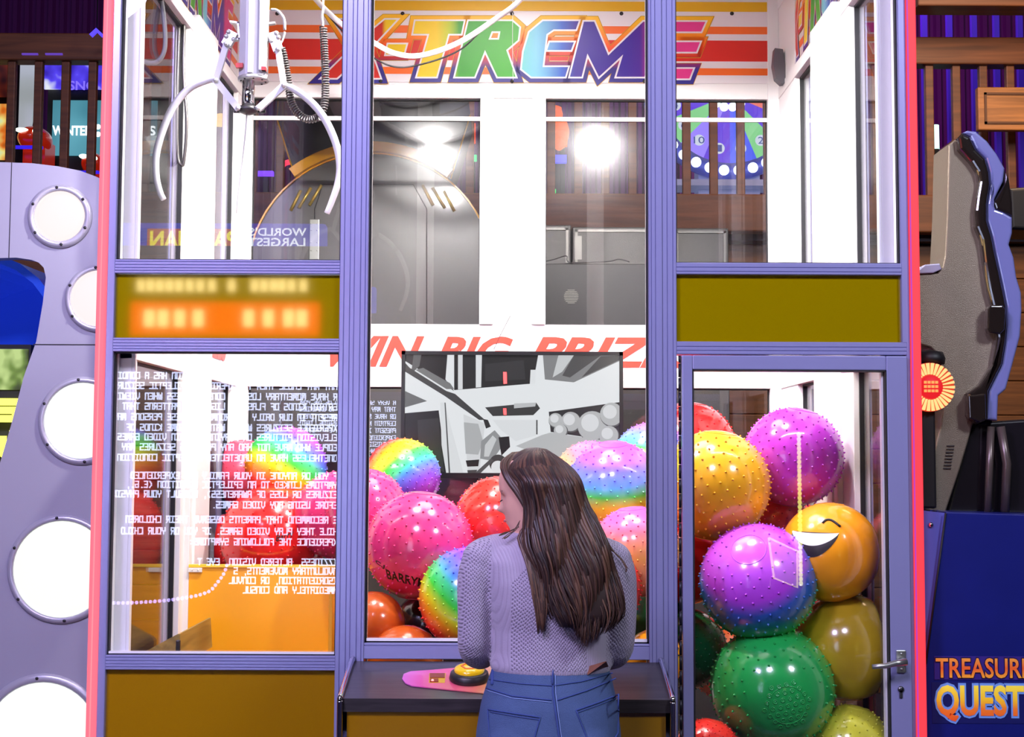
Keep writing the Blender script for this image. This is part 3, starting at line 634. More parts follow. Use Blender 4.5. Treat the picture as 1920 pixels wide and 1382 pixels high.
bpy.context.view_layer.update()
for o, c, r in BALLS:          # balls pressed against the walls and panes flatten there
    lim = ((0, -1.195, 1), (0, 1.20, -1), (1, .045, 1), (1, LB - .02, -1), (2, ZF + .005, 1))
    if any((c[a] - r * 1.04 < v) if sg > 0 else (c[a] + r * 1.04 > v) for a, v, sg in lim):
        me = o.data.copy(); mats_ = o.material_slots[0].material; mw = o.matrix_world; mi_ = mw.inverted()
        for v in me.vertices:
            p = mw @ v.co
            for a, q, sg in lim:
                if (p[a] - q) * sg < 0: p[a] = q
            v.co = mi_ @ p
        o.data = me; o.material_slots[0].link = 'OBJECT'; o.material_slots[0].material = mats_
def on_sphere(c, r, ang, el, k=1.004):   # ang from the -Y side towards +X, el up
    return Vector(c) + Vector((math.sin(ang) * math.cos(el), -math.cos(ang) * math.cos(el), math.sin(el))) * r * k
def sphere_path(mb, c, r, pts, rad, mi=0, n=6): mb.tube([on_sphere(c, r, a, e) for a, e in pts], rad, n, mi)
def sphere_word(txt, c, r, a0, a1, el0, h, drop, mi_m, parent, shear=.2, off=.02):
    mb = MB(); v, f = text2d(txt, shear, off, .5); x0 = min(a[0] for a in v); x1 = max(a[0] for a in v); y0 = min(a[1] for a in v); y1 = max(a[1] for a in v)
    vs = []
    for a in v:
        u = (a[0] - x0) / (x1 - x0); t = (a[1] - y0) / (y1 - y0); vs.append(on_sphere(c, r, a0 + (a1 - a0) * u, el0 + drop * u + h * t, 1.004 + .003 * a[2]))
    mb.add(vs, f); o = mb.build('lettering', mi_m, None)
    return o
m_ink = mat('black_ink', (24, 16, 16), .4)
def child_world(o, parent):
    """parent a world-space mesh to a rotated, scaled thing"""
    bpy.context.view_layer.update(); mw = o.matrix_world.copy(); o.parent = parent; o.matrix_parent_inverse = parent.matrix_world.inverted()
    for k in ('category', 'group', 'kind'):
        if k in o: del o[k]
    return o
_, c, r = BALLS[2]
child_world(sphere_word('BARRYMORE', c, r, -.66, .66, -.58, .21, -.30, m_ink, pinkb), pinkb)
child_world(sphere_word('C.J.', c, r, -.86, -.60, -.30, .10, -.12, m_ink, pinkb), pinkb)
_, c, r = BALLS[18]
child_world(sphere_word("Barry", c, r, .22, .56, -.06, .16, .10, m_ink, BALLS[18][0]), BALLS[18][0])
# winking face
_, c, r = [q for q in BALLS if q[0] == smile][0]
mb = MB(); sphere_path(mb, c, r, [(-.40 + .042 * i, .66 + .12 * math.sin(PI * (i / 10) ** .8) - .008 * i) for i in range(11)], .0042)
child_world(mb.build('wink_eye', m_ink), smile)
mb = MB(); vs = []; fs = []
def mouth(lo, hi, k0, k1, nm, m_):
    mb = MB(); vs = []; n = 24
    for i in range(n + 1):
        u = i / n; a = -1.15 + 1.12 * u; top = .46 - .02 * u; bot = top - .50 * math.sin(PI * min(1, max(0, (u * .98 + .02)))) ** .8
        for j in range(9): vs.append(on_sphere(c, r, a, top + (bot - top) * (k0 + (k1 - k0) * j / 8), 1.005 if nm != 'mouth' else 1.009))
    mb.add(vs, [(9 * i + j, 9 * i + j + 1, 9 * i + j + 10, 9 * i + j + 9) for i in range(n) for j in range(8)], 0, True); return child_world(mb.build(nm, m_), smile)
mouth(0, 0, 0, 1, 'mouth_line', m_ink)
mouth(0, 0, .05, .55, 'mouth', mat('tooth_white', (240, 238, 225), .4))
# brick lines on the orange ball
_, c, r = [q for q in BALLS if 'brick' in q[0]['label']][0]
mb = MB()
for j, e in enumerate((.25, .45, .65)):
    sphere_path(mb, c, r, [(-1.0 + i * .1, e) for i in range(21)], .0022)
    for i in range(6): a = -.9 + i * .35 + (j % 2) * .17; sphere_path(mb, c, r, [(a, e), (a, e + .1), (a, e + .2)], .0022)
child_world(mb.build('brick_lines', m_ink), [q for q in BALLS if 'brick' in q[0]['label']][0][0])

# ------------------------------------------------------------------ television inside the machine
TY = 1.58
tv = thing('television', 'black framed flat television inside the machine showing a grey claw camera picture', 'television', P(960, 897, TY))
a, c = P(751, 896, TY), P(1168, 660, TY); bw = 7 * S(TY)
mb = MB(); mb.box((a.x, TY - .012, a.z), (a.x + bw, TY + .02, c.z)).box((c.x - bw, TY - .012, a.z), (c.x, TY + .02, c.z)).box((a.x, TY - .012, c.z - bw), (c.x, TY + .02, c.z)).box((a.x, TY - .012, a.z), (c.x, TY + .02, a.z + bw * 1.4))
mb.build('bezel', mat('tv_black', (14, 14, 16), .3), tv)
MB().box((a.x + .004, TY + .001, a.z + .004), (c.x - .004, TY + .045, c.z - .004), bev=.01).build('back_shell', MATS['tv_black'], tv)
G = {}
def gm(v, nm=None, k=1.0):
    key = nm or 'screen_grey_%d' % int(v * 100)
    if key not in G: G[key] = mat(key, (6, 6, 6), .25, emit=.92 * k, emitc=(int(v * 248), int(v * 252), int(v * 255)))
    return G[key]
def T(x, y): return (620 + x * .3618, 480 + y * .3618)
tvm = []; lay = [0]
mb = MB()
def spoly(pts, v, nm=None):
    m_ = gm(v, nm)
    if m_ not in tvm: tvm.append(m_)
    lay[0] += 1; y = TY - .0002 * lay[0]
    p3 = []
    for q in pts:
        w_ = P(*T(*q), TY); p3.append((min(max(w_.x, a.x + bw), c.x - bw), y, min(max(w_.z, a.z + bw), c.z - bw)))
    mb.add(p3, [tuple(range(len(p3)))], tvm.index(m_))
def circ(x, y, r, v): spoly([(x + r * math.cos(2 * PI * i / 24), y + r * math.sin(2 * PI * i / 24)) for i in range(24)], v)
spoly([(360, 505), (1510, 505), (1510, 1150), (360, 1150)], .97)
spoly([(370, 505), (605, 505), (595, 640), (640, 700), (370, 545)], .13)
spoly([(430, 505), (470, 505), (460, 570), (420, 610), (375, 590), (380, 575), (420, 585)], .4)
spoly([(640, 505), (1075, 505), (1060, 600), (1040, 662), (640, 695)], .16)
spoly([(660, 505), (684, 505), (684, 690), (660, 692)], .92); spoly([(752, 505), (784, 505), (780, 680), (752, 682)], .95); spoly([(1036, 590), (1062, 590), (1060, 664), (1032, 666)], .95)
spoly([(800, 560), (1000, 540), (1010, 640), (800, 650)], .22)
spoly([(1100, 505), (1500, 505), (1500, 545), (1260, 655), (1110, 640)], .55)
spoly([(1180, 505), (1260, 505), (1200, 600), (1150, 630)], .85); spoly([(1260, 505), (1400, 505), (1240, 630), (1200, 620)], .32); spoly([(1400, 520), (1500, 510), (1500, 540), (1300, 630)], .30)
spoly([(370, 555), (410, 580), (600, 700), (645, 715), (800, 850), (770, 850), (590, 725), (370, 600)], .28); spoly([(440, 590), (600, 690), (640, 690), (620, 660), (480, 580)], .5)
spoly([(375, 700), (500, 752), (375, 785)], .45); spoly([(375, 815), (560, 800), (585, 1000), (605, 1150), (375, 1150)], .13); spoly([(450, 850), (560, 840), (575, 1000), (590, 1120), (460, 1090)], .22)
spoly([(568, 760), (590, 760), (690, 1146), (600, 1146), (575, 980)], .93); spoly([(590, 760), (596, 760), (620, 1146), (612, 1146)], .35)
spoly([(688, 820), (760, 850), (800, 870), (770, 1150), (712, 1150)], .9); spoly([(690, 862), (765, 870), (790, 960), (765, 1030), (700, 1025)], .74); spoly([(700, 1060), (770, 1055), (765, 1090), (708, 1092)], .16); spoly([(708, 1110), (760, 1108), (750, 1146), (712, 1146)], .3)
spoly([(800, 785), (1065, 760), (1085, 790), (1050, 825), (840, 830)], .25); spoly([(950, 765), (1065, 760), (1060, 780), (950, 790)], .8)
spoly([(840, 850), (1065, 850), (1065, 930), (960, 960), (880, 900)], .93); spoly([(1065, 850), (1072, 850), (1072, 925), (1065, 925)], .3)
spoly([(1130, 808), (1500, 758), (1500, 965), (1140, 912)], .2)
for q in ((1165, 850, 36), (1243, 858, 50), (1355, 880, 76), (1455, 820, 60), (1190, 905, 34), (1440, 930, 50)): circ(q[0] + 3, q[1] + 4, q[2] + 3, .4); circ(*q, .78); circ(q[0] - q[2] * .15, q[1] - q[2] * .2, q[2] * .6, .92)
spoly([(960, 985), (1095, 928), (1140, 915), (1500, 968), (1500, 1150), (1240, 1090)], .78)
spoly([(780, 960), (850, 903), (905, 965), (835, 1062), (775, 1050)], .62); spoly([(800, 980), (840, 930), (860, 950), (820, 1040), (795, 1040)], .85)
spoly([(870, 940), (925, 935), (930, 990), (885, 1035)], .15); circ(868, 1075, 46, .28); circ(866, 1095, 34, .95)
spoly([(790, 845), (815, 850), (830, 885), (805, 895)], .2)
spoly([(740, 1146), (830, 1050), (845, 1060), (770, 1146)], .35)
G['screen_red'] = mat('screen_red', (255, 70, 70), .3, emit=.9, emitc=(255, 60, 60))
spoly([(894, 602), (912, 602), (914, 662), (896, 664)], .5, 'screen_red'); spoly([(894, 790), (910, 790), (912, 824), (896, 824)], .5, 'screen_red')
mb.build('screen', tvm, tv, 'screen with grey camera picture')
MB().box((.0 - .06, TY + .045, a.z + .2), (.06, LB - .01, c.z - .15)).build('wall_bracket', m_gask, tv)

# ------------------------------------------------------------------ the claw
QY = .27; s = S(QY)
def Q(x, y, dy=0): return P(x, y, QY + dy)
cl = thing('claw', 'large white two armed mechanical claw hanging in the upper left bay', 'claw', Q(462, 215))
m_cw = mat('claw_white', (205, 205, 208), .3, 0, coat=.3); m_ca = mat('claw_aluminium', (205, 205, 202), .3, .6); m_chr = mat('chrome', (225, 225, 228), .08, 1); m_dk = mat('claw_dark', (50, 48, 50), .4, .4)
c = Q(475, 150); zt = 3.52
mb = MB(); R = 28 * s; pr = [(R * math.cos(PI / 8 + i * PI / 4), R * math.sin(PI / 8 + i * PI / 4)) for i in range(8)]
mb.prism([(c.x + x, c.y + y, c.z + .005) for x, y in pr], (0, 0, zt - c.z)); mb.box((c.x - R * .25, c.y - R * 1.04, c.z + .01), (c.x + R * .15, c.y - R * .8, zt), bev=.003); mb.box((c.x + R * .5, c.y - R, c.z + .02), (c.x + R * 1.02, c.y, zt), bev=.003)
mb.build('cylinder_body', m_cw, cl)
MB().lathe((c.x, c.y, c.z - .004), (0, 0, 1), [(R * 1.03, 0), (R * 1.05, .003), (R * 1.05, .010), (R, .012)], 32).build('end_plate', m_ca, cl)
mb = MB()
for i in range(8): a = i * PI / 4 + .2; mb.lathe((c.x + R * .82 * math.cos(a), c.y + R * .82 * math.sin(a), c.z - .004), (0, 0, -1), [(.0035, 0), (.003, .003)], 8)
mb.build('end_plate_bolts', m_dk, cl)
MB().box((c.x - R * 1.02, c.y - R * .6, c.z + .03), (c.x - R * .55, c.y - R * .93, c.z + .045)).build('red_stripe', mat('stripe_red', (190, 40, 24), .4), cl)
MB().box((c.x + R * .72, c.y - R * 1.01, c.z + .02), (c.x + R * 1.03, c.y - R * .6, c.z + .032)).build('red_stripe', MATS['stripe_red'], cl)
h = Q(465, 205)
MB().lathe((h.x, c.y, h.z - .002), (0, 0, 1), [(.021, 0), (.021, c.z - h.z)], 24).build('piston_rod', m_chr, cl)
mb = MB(); mb.lathe((h.x, c.y, h.z - .010), (0, 0, 1), [(.012, -.008), (.03, 0), (.034, .006), (.03, .018), (.012, .02)], 20)
mb.box((h.x - .052, c.y - .022, h.z - .008), (h.x + .056, c.y - .012, h.z + .004), bev=.002); mb.box((h.x - .052, c.y + .012, h.z - .008), (h.x + .056, c.y + .022, h.z + .004), bev=.002)
for dx in (-.042, .046): mb.tube([(h.x + dx, c.y - .03, h.z + .002), (h.x + dx, c.y + .03, h.z + .002)], .007, 10)
mb.build('hub', m_dk, cl)
def bar(pts, w_, d_): 
    mb = MB()
    for p, q in zip(pts[:-1], pts[1:]):
        p, q = Vector(p), Vector(q); t = (q - p).normalized(); n = Vector((-t.z, 0, t.x)) * w_ / 2
        mb.prism([p - n - t * .003, q - n + t * .003, q + n + t * .003, p + n - t * .003], (0, d_, 0))
    return mb
def cr(pts, n=8):   # catmull-rom
    P_ = [Vector(p) for p in pts]; P_ = [P_[0] * 2 - P_[1]] + P_ + [P_[-1] * 2 - P_[-2]]; out = []
    for i in range(1, len(P_) - 2):
        for k in range(n):
            t = k / n; a, b_, c_, d_ = P_[i - 1:i + 3]; out.append(.5 * ((2 * b_) + (c_ - a) * t + (2 * a - 5 * b_ + 4 * c_ - d_) * t * t + (3 * b_ - a - 3 * c_ + d_) * t ** 3))
    out.append(P_[-2]); return out
for lower, elbow, up1, br, prong in (((446, 203), (404, 150), (424, 82), (436, 60), [(404, 148), (388, 151), (355, 166), (325, 200), (305, 245), (293, 290), (293, 330), (300, 360), (307, 374)]),
                              ((484, 203), (532, 160), (521, 92), (510, 62), [(532, 160), (552, 168), (584, 192), (610, 225), (630, 270), (637, 310), (633, 345), (622, 378), (613, 400)])):
    bar([Q(*lower, -.035), Q(*elbow, -.035)], .022, .012).build('lower_link', m_cw, cl)
    mb = bar([Q(*elbow, -.03), Q(*up1, -.03)], .020, .014)
    mb.build('upper_link', m_cw, cl)
    mb = bar([Q(*up1, -.03), Q(*br, -.03)], .034, .02); x, y = br
    sg = 1 if x < 470 else -1
    mb.add(bar([Q(x - 4 * sg, y - 20, -.02), Q(x + 10 * sg, y - 18, -.02), Q(x + 12 * sg, y + 12, -.02), Q(x + 2 * sg, y + 14, -.02)], .006, .02).v, bar([Q(x - 4 * sg, y - 20, -.02), Q(x + 10 * sg, y - 18, -.02), Q(x + 12 * sg, y + 12, -.02), Q(x + 2 * sg, y + 14, -.02)], .006, .02).f)
    for dx, dy in ((-8, 0), (-12, 8), (2, 14)): mb.sphere(Q(x + dx * sg, y + dy, -.03), .008, 10, 6)
    mb.build('pivot_bracket', m_ca, cl)
    mb = MB()
    for q in (lower, elbow, up1): mb.tube([Q(*q, -.045), Q(*q, -.005)], .008, 12)
    mb.build('pivot_bolt', m_ca, cl)
    pp = cr([Q(x, y, -.02) for x, y in prong], 5); n = len(pp)
    MB().tube(pp, [.0115 + .002 * math.sin(PI * i / (n - 1)) - .002 * i / n for i in range(n)], 12).build('prong', m_cw, cl)
MB().tube(cr([Q(463, 214), Q(459, 260), Q(452, 320), Q(443, 400)], 6), .0025, 6).build('pull_cord', mat('cord_grey', (190, 188, 184), .5), cl)
MB().tube(cr([Q(508, 18, -.02), Q(520, 20, -.02), Q(532, 35, -.02), Q(534, 56, -.02)], 6), .005, 8).build('sensor_cable', mat('cable_grey', (150, 150, 148), .4), cl)
# coiled cord
path = cr([Q(527, 88), Q(533, 110), Q(540, 150), Q(546, 190), Q(560, 214), Q(580, 224), Q(600, 216), Q(609, 190), Q(610, 140), Q(608, 90), Q(606, 50)], 40)
mb = MB(); fr = mb.frames(path); L_ = 0; hp_ = []
for i, (pt, u, v) in enumerate(fr):
    if i: L_ += (pt - fr[i - 1][0]).length
    hp_.append((L_, pt, u, v))
turns = L_ / .0085; pts = []
N_ = int(turns * 9)
j = 0
for i in range(N_ + 1):
    l = L_ * i / N_
    while j < len(hp_) - 2 and hp_[j + 1][0] < l: j += 1
    l0, p0, u, v = hp_[j]; l1, p1 = hp_[j + 1][0], hp_[j + 1][1]; t = (l - l0) / max(1e-9, l1 - l0); a = 2 * PI * turns * i / N_
    pts.append(p0.lerp(p1, t) + u * (.0115 * math.cos(a)) + v * (.0115 * math.sin(a)))
t = thing('coiled_cord', 'dark springy coiled cord looping beside the claw', 'cable', Q(580, 224))
MB().tube(pts, .0027, 6).build('coil', mat('coil_dark', (84, 80, 78), .3, .5), t)
MB().tube(cr([Q(606, 50), Q(604, 30), Q(606, 10), Q(604, -40)], 6), .004, 8).build('straight_end', MATS['cable_grey'], t)
MB().tube(cr([Q(527, 88), Q(525, 84), Q(530, 74), Q(534, 60)], 6), .004, 8).build('straight_end', MATS['cable_grey'], t)
# slack cables
def cable(name, pts, Y, r, m_, label):
    mb = MB(); mb.tube(cr([P(x, y, Y + (q[0] if q else 0)) for x, y, *q in pts], 8), r, 10); return mb.build(name, m_, None, label, cat='cable')
cable('slack_cable', [(560, -60), (585, -10), (640, 45), (697, 78), (740, 100), (790, 104), (860, 80), (930, 35), (975, 0), (1020, -60)], 1.0, .0105, mat('cable_white', (232, 230, 226), .35), 'thick white cable sagging across the top of the centre window')
cable('slack_cable', [(570, -60), (600, 5), (625, 40), (655, 70), (700, 108), (745, 126), (800, 118), (860, 95), (900, 60), (935, 28), (962, 22)], 1.3, .0035, mat('wire_black', (30, 28, 30), .4), 'thin black wire drooping below the white cable')
cable('hanging_string', [(962, -60), (961, 60), (962, 150)], 1.40, .0012, MATS['cord_grey'], 'thin pale string hanging down in front of the big lettering')
cable('hanging_string', [(957, 592), (940, 625), (926, 655)], 1.50, .0015, MATS['wire_black'], 'short dark wire leaning above the television')
cable('looped_hose', [(296, -80), (300, -20), (308, 40), (309, 90), (296, 115), (275, 117), (258, 104), (245, 60), (235, 0), (230, -60)], .42, .008, MATS['cable_grey'], 'grey hose looped at the far upper left of the machine')
cable('looped_hose', [(350, -80), (348, -20), (345, 60), (344, 140), (350, 230), (345, 300), (340, 309), (333, 290), (332, 200), (334, 100), (338, 0), (338, -60)], .70, .006, MATS['coil_dark'], 'long dark hose loop hanging in front of the left side post')

# ------------------------------------------------------------------ control console
KZ = lambda py, Y: P(950, py, Y).z
cb, cf = .0 - .006, -.30
zb_, zf_, zf2 = P(950, 1241, cb).z, P(950, 1311, cf).z, P(950, 1336, cf).z
kl, kr = P(642, 1312, cf).x, P(1257, 1314, cf).x
K = thing('control_console', 'dark topped yellow control console with chrome edges below the centre window', 'console', (0, -.15, 0))
mb = MB(); mb.prism([(kl, cb, zb_ - .035), (kl, cb, zb_), (kl, cf, zf_), (kl, cf, zf2), (kl, cf + .02, zf2)], (kr - kl, 0, 0)); mb.build('worktop', wood('worktop_dark', (58, 52, 54), .3, 0, 30), K)
MB().box((kl + .012, cf + .012, .05), (kr - .012, cb, zf2)).build('front_panel', m_yel2, K)
MB().box((kl + .03, cf + .05, 0), (kr - .03, cb, .05)).build('kick_plate', m_gask, K)
for sx, X in ((-1, kl), (1, kr)):
    mb = MB(); o = sx * .006
    mb.tube(cr([(X + o, cb, zb_ + .004), (X + o, cb - .02, zb_ + .004), (X + o, cf + .03, zf_ + .012), (X + o, cf - .006, zf_ - .006), (X + o, cf - .008, zf2 - .02), (X + o, cf - .008, .4), (X + o, cf - .008, .05)], 8), .0085, 12)
    mb.prism([(X, cb, zb_ - .2), (X, cb, zb_ + .002), (X, cf, zf_ + .004), (X, cf, zf_ - .2)], (sx * .008, 0, 0)); mb.box((X, cf, .05), (X + sx * .008, cb, zf_ - .19)); mb.build('edge_trim', mat('trim_chrome', (200, 200, 205), .12, 1), K)
# plate + button on the sloping top
tl = Vector((0, cf - cb, zf_ - zb_)).normalized(); nl = Vector((0, -tl.z, tl.y)); nl = nl if nl.z > 0 else -nl
def KP(px, py):   # point on the worktop seen at a pixel
    o = CAMLOC; d = P(px, py, 1) - o; q = Vector((0, cb, zb_)); return o + d * ((q - o).dot(nl) / d.dot(nl))
m_plate = ramp_mat('plate_iris', [(0, (225, 120, 215)), (.12, (225, 80, 160)), (.24, (235, 90, 130)), (.36, (240, 130, 110)), (.48, (215, 185, 90)), (.56, (120, 200, 80)), (.68, (60, 170, 120)), (.8, (90, 120, 200)), (1, (200, 90, 190))], 'X', KP(754, 1275).x, KP(1140, 1275).x, .25, .6)
mb = MB(); pts = []
for px, py in ((754, 1275), (757, 1266), (770, 1261), (800, 1259), (860, 1254), (930, 1247), (1000, 1247), (1080, 1253), (1120, 1260), (1135, 1272), (1128, 1286), (1090, 1296), (1010, 1303), (930, 1304), (870, 1298), (800, 1291), (772, 1288), (760, 1283)): pts.append(KP(px, py) + nl * .001)
mb.prism(pts, nl * .003); pl = mb.build('control_plate', m_plate, K)
c = KP(880, 1276) + nl * .004
bt = MB().lathe(c, nl, [(.058, 0), (.06, .004), (.056, .02), (.046, .026), (.044, .026)], 32).build('push_button', m_dk, K)
MB().lathe(c, nl, [(.044, .02), (.045, .03), (.042, .036), (.030, .040), (.0001, .041)], 32).build('button_cap', mat('button_yellow', (235, 190, 20), .2, coat=.6, emit=.15), bt)
mb = MB(); ax = Vector((1, 0, 0)); ay = nl.cross(ax)
for k in range(6):
    a0, a1 = k * PI / 3, (k + 1) * PI / 3; f_ = lambda a, r: c + nl * .0405 + ax * (r * math.cos(a)) + ay * (r * math.sin(a))
    mb.prism([f_(a0, .020), f_(a1, .020), f_(a1, .026), f_(a0, .026)], nl * .001)
mb.build('button_symbol', mat('button_orange', (220, 80, 10), .4), bt)
mb = MB(); 
for (x0, y0, x1, y1) in ((806, 1266, 834, 1274), (806, 1276, 822, 1282)): mb.prism([KP(x0, y1) + nl * .0035, KP(x1, y1) + nl * .0035, KP(x1, y0) + nl * .0035, KP(x0, y0) + nl * .0035], nl * .003, 1)
mb.prism([KP(804, 1283) + nl * .0035, KP(834, 1283) + nl * .0035, KP(836, 1265) + nl * .0035, KP(805, 1265) + nl * .0035], nl * .001, 0)
mb.build('coin_slot', [mat('plate_gold', (215, 170, 40), .3), mat('slot_red', (130, 24, 20), .3)], K)
MB().sphere(KP(811, 1280) + nl * .007, .004, 10, 6).build('indicator_light', glow('led_small', (255, 120, 120), 4), K)

# ------------------------------------------------------------------ things outside the machine
def slab(pts, Y, d, m_, name, parent=None, label=None, bev=0, **kw):
    """outline given as points seen at depth Y, thickness d (away from the viewer)"""
    bm = bmesh.new(); vs = [bm.verts.new(P(x, y, Y)) for x, y in pts]; f = bm.faces.new(vs)
    r = bmesh.ops.extrude_face_region(bm, geom=[f]); nv = [g for g in r['geom'] if isinstance(g, bmesh.types.BMVert)]
    bmesh.ops.translate(bm, vec=(0, d, 0), verts=nv); bmesh.ops.recalc_face_normals(bm, faces=bm.faces[:])
    if bev:
        e = [e for e in bm.edges if abs(e.verts[0].co.y - Y) < 1e-5 and abs(e.verts[1].co.y - Y) < 1e-5]
        bmesh.ops.bevel(bm, geom=e, offset=bev, segments=4, affect='EDGES', profile=.5)
    bmesh.ops.triangulate(bm, faces=[f for f in bm.faces if len(f.verts) > 4])
    bm.verts.index_update(); mb = MB().add([v.co for v in bm.verts], [[v.index for v in f.verts] for f in bm.faces], 0, False); bm.free()
    return mb.build(name, m_, parent, label, **kw)

# left: grey cabinet with round lamps
LY = 1.0; sl = S(LY)
t = thing('lamp_cabinet', 'grey arched arcade cabinet with round glowing portholes at the left edge', 'arcade machine', P(100, 860, LY) * 1)
t.location.z = 0; WM[t.name] = Matrix.Translation(t.location)
m_cab = mat('cabinet_lilac_grey', (160, 158, 176), .38, 0, noise=.04, nscale=3, coat=.15)
slab([(-80, 303), (0, 304), (60, 306), (110, 312), (150, 320), (180, 331), (206, 344), (224, 356), (228, 1640), (-190, 1640), (-60, 1100), (0, 868), (20, 800), (45, 705), (68, 640), (80, 570), (86, 520), (82, 502), (72, 492), (58, 487), (30, 483), (0, 484), (-80, 490)], LY, .06, m_cab, 'side_panel', t)
mb = MB(); a = P(22, 305, LY); c = P(22, 484, LY); mb.box((a.x - .0015, LY - .001, c.z), (a.x + .0015, LY + .001, a.z)); a = P(62, 646, LY); c = P(226, 646, LY); mb.box((a.x, LY - .001, a.z - .002), (c.x, LY + .001, a.z + .002)); mb.build('panel_seam', m_gask, t)
m_bez = mat('bezel_grey', (188, 186, 200), .3, .3)
for i, (x, y, r0_, r1_, col) in enumerate(((113, 406, 61, 48, (255, 238, 236)), (186, 560, 64, 53, (255, 236, 236)), (155, 789, 83, 71, (250, 255, 250)), (116, 1067, 101, 89, (250, 255, 244)), (80, 1386, 120, 104, (250, 255, 250)))):
    c = P(x, y, LY); R0 = r0_ * sl; R1 = r1_ * sl
    z_ = MB().lathe((c.x, LY, c.z), (0, -1, 0), [(R1, .0), (R0, .0), (R0, .006), (R0 - .008, .014), (R1 + .006, .016), (R1, .010), (R1, 0)], 48).build('porthole_ring', m_bez, t)
    for k in range(6): a = PI / 2 + .1 + k * PI / 3; MB().lathe((c.x + (R0 + R1) / 2 * math.cos(a), LY - .014, c.z + (R0 + R1) / 2 * math.sin(a)), (0, -1, 0), [(.006, 0), (.006, .003), (.003, .005), (.0001, .005)], 10).build('screw', m_dk, z_)
    MB().lathe((c.x, LY, c.z), (0, -1, 0), [(R1, 0), (R1, .008), (R1 * .8, .014), (R1 * .4, .018), (.0001, .02)], 48).build('lamp_diffuser', glow('lamp_disc_%s' % 'abcde'[i], col, 1.08), z_)
# body of that cabinet further in: blue hood, game screen, lit lettering
m_bl = mat('hood_blue_glow', (40, 84, 200), .2, 0, coat=.5, emit=.35, emitc=(30, 60, 190))  # emission put into the hood colour in place of a local light
mb = MB(); n = 12
for i in range(n): 
    a0, a1 = PI * i / n, PI * (i + 1) / n; c = P(-10, 650, 1.35); r = .33
    mb.prism([(c.x + r * math.cos(a0), 1.12, c.z + r * math.sin(a0)), (c.x + r * math.cos(a1), 1.12, c.z + r * math.sin(a1)), (c.x + (r + .03) * math.cos(a1), 1.12, c.z + (r + .03) * math.sin(a1)), (c.x + (r + .03) * math.cos(a0), 1.12, c.z + (r + .03) * math.sin(a0))], (0, .9, 0))
mb.prism([(c.x - .33, 1.6, c.z), (c.x + .33, 1.6, c.z), (c.x + .33, 2.0, c.z + .34), (c.x - .33, 2.0, c.z + .34)], (0, .02, 0)); mb.build('hood', m_bl, t)
c0, c1 = P(-60, 735, 1.5), P(58, 655, 1.5)
MB().box((c0.x, 1.5, c0.z - .6), (c1.x, 1.56, c1.z + .02)).build('inner_body', m_gask, t)
m_scr = bpy.data.materials.new('screen_jungle'); m_scr.use_nodes = True; nt = m_scr.node_tree; bs = nt.nodes['Principled BSDF']
tc = nt.nodes.new('ShaderNodeTexCoord'); no = nt.nodes.new('ShaderNodeTexNoise'); no.inputs['Scale'].default_value = 9; cr_ = nt.nodes.new('ShaderNodeValToRGB'); e = cr_.color_ramp.elements
e[0].position = .38; e[0].color = lin((40, 40, 20)); e[1].position = .62; e[1].color = lin((200, 225, 140)); q_ = e.new(.5); q_.color = lin((120, 150, 60))
nt.links.new(tc.outputs['Object'], no.inputs['Vector']); nt.links.new(no.outputs['Fac'], cr_.inputs['Fac']); nt.links.new(cr_.outputs[0], bs.inputs['Emission Color']); bs.inputs['Emission Strength'].default_value = .9; bs.inputs['Base Color'].default_value = (0, 0, 0, 1)
MB().box((c0.x, 1.49, c0.z + .01), (c1.x - .01, 1.5, c1.z)).build('screen', m_scr, t, 'green and brown game picture')
mb = MB(); a = P(0, 845, 1.45); strokes(mb, 'S', P(-8, 785, 1.45), (1, 0, 0), (0, 0, 1), .13, .07, .03, th=.01); strokes(mb, 'W', P(-14, 845, 1.45), (1, 0, 0), (0, 0, 1), .13, .07, .03, th=.01)
mb.sphere(P(8, 850, 1.45), .02, 12, 8); mb.build('lit_lettering', glow('lit_yellow', (255, 255, 90), 2.2), t)

# left background on the raised level: game cabinets
m_black = mat('cabinet_black', (16, 14, 18), .5)
def scr(parent, px0, py0, px1, py1, Y, m_, name='screen', label=None, d=.02):
    a, c = P(px0, py1, Y), P(px1, py0, Y); return MB().box((a.x, Y - d, a.z), (c.x, Y, c.z)).build(name, m_, parent, label)
def noise_glow(name, cols, scale, k):
    m = bpy.data.materials.new(name); m.use_nodes = True; nt = m.node_tree; b_ = nt.nodes['Principled BSDF']; tc = nt.nodes.new('ShaderNodeTexCoord'); n = nt.nodes.new('ShaderNodeTexNoise'); n.inputs['Scale'].default_value = scale
    r = nt.nodes.new('ShaderNodeValToRGB'); e = r.color_ramp.elements; e[0].position = .32; e[0].color = lin(cols[0]); e[1].position = .68; e[1].color = lin(cols[-1])
    for i, c in enumerate(cols[1:-1]): q = e.new(.32 + .36 * (i + 1) / (len(cols) - 1)); q.color = lin(c)
    nt.links.new(tc.outputs['Object'], n.inputs['Vector']); nt.links.new(n.outputs['Fac'], r.inputs['Fac']); nt.links.new(r.outputs[0], b_.inputs['Emission Color']); b_.inputs['Emission Strength'].default_value = k; b_.inputs['Base Color'].default_value = (0, 0, 0, 1); return m
GY = 6.2
t = thing('racing_cabinet', 'game cabinet with WINTER GAMES on a teal screen behind the left railing', 'arcade machine', (P(180, 300, GY).x, GY + .3, 3.22))
a, c_ = P(82, 310, GY), P(300, 108, GY); MB().box((a.x, GY + .05, 3.22), (c_.x, GY + .65, c_.z)).build('body', m_black, t)
scr(t, 98, 190, 296, 292, GY + .03, noise_glow('screen_teal', [(40, 80, 95), (80, 150, 170), (110, 190, 210)], 1.5, .8))
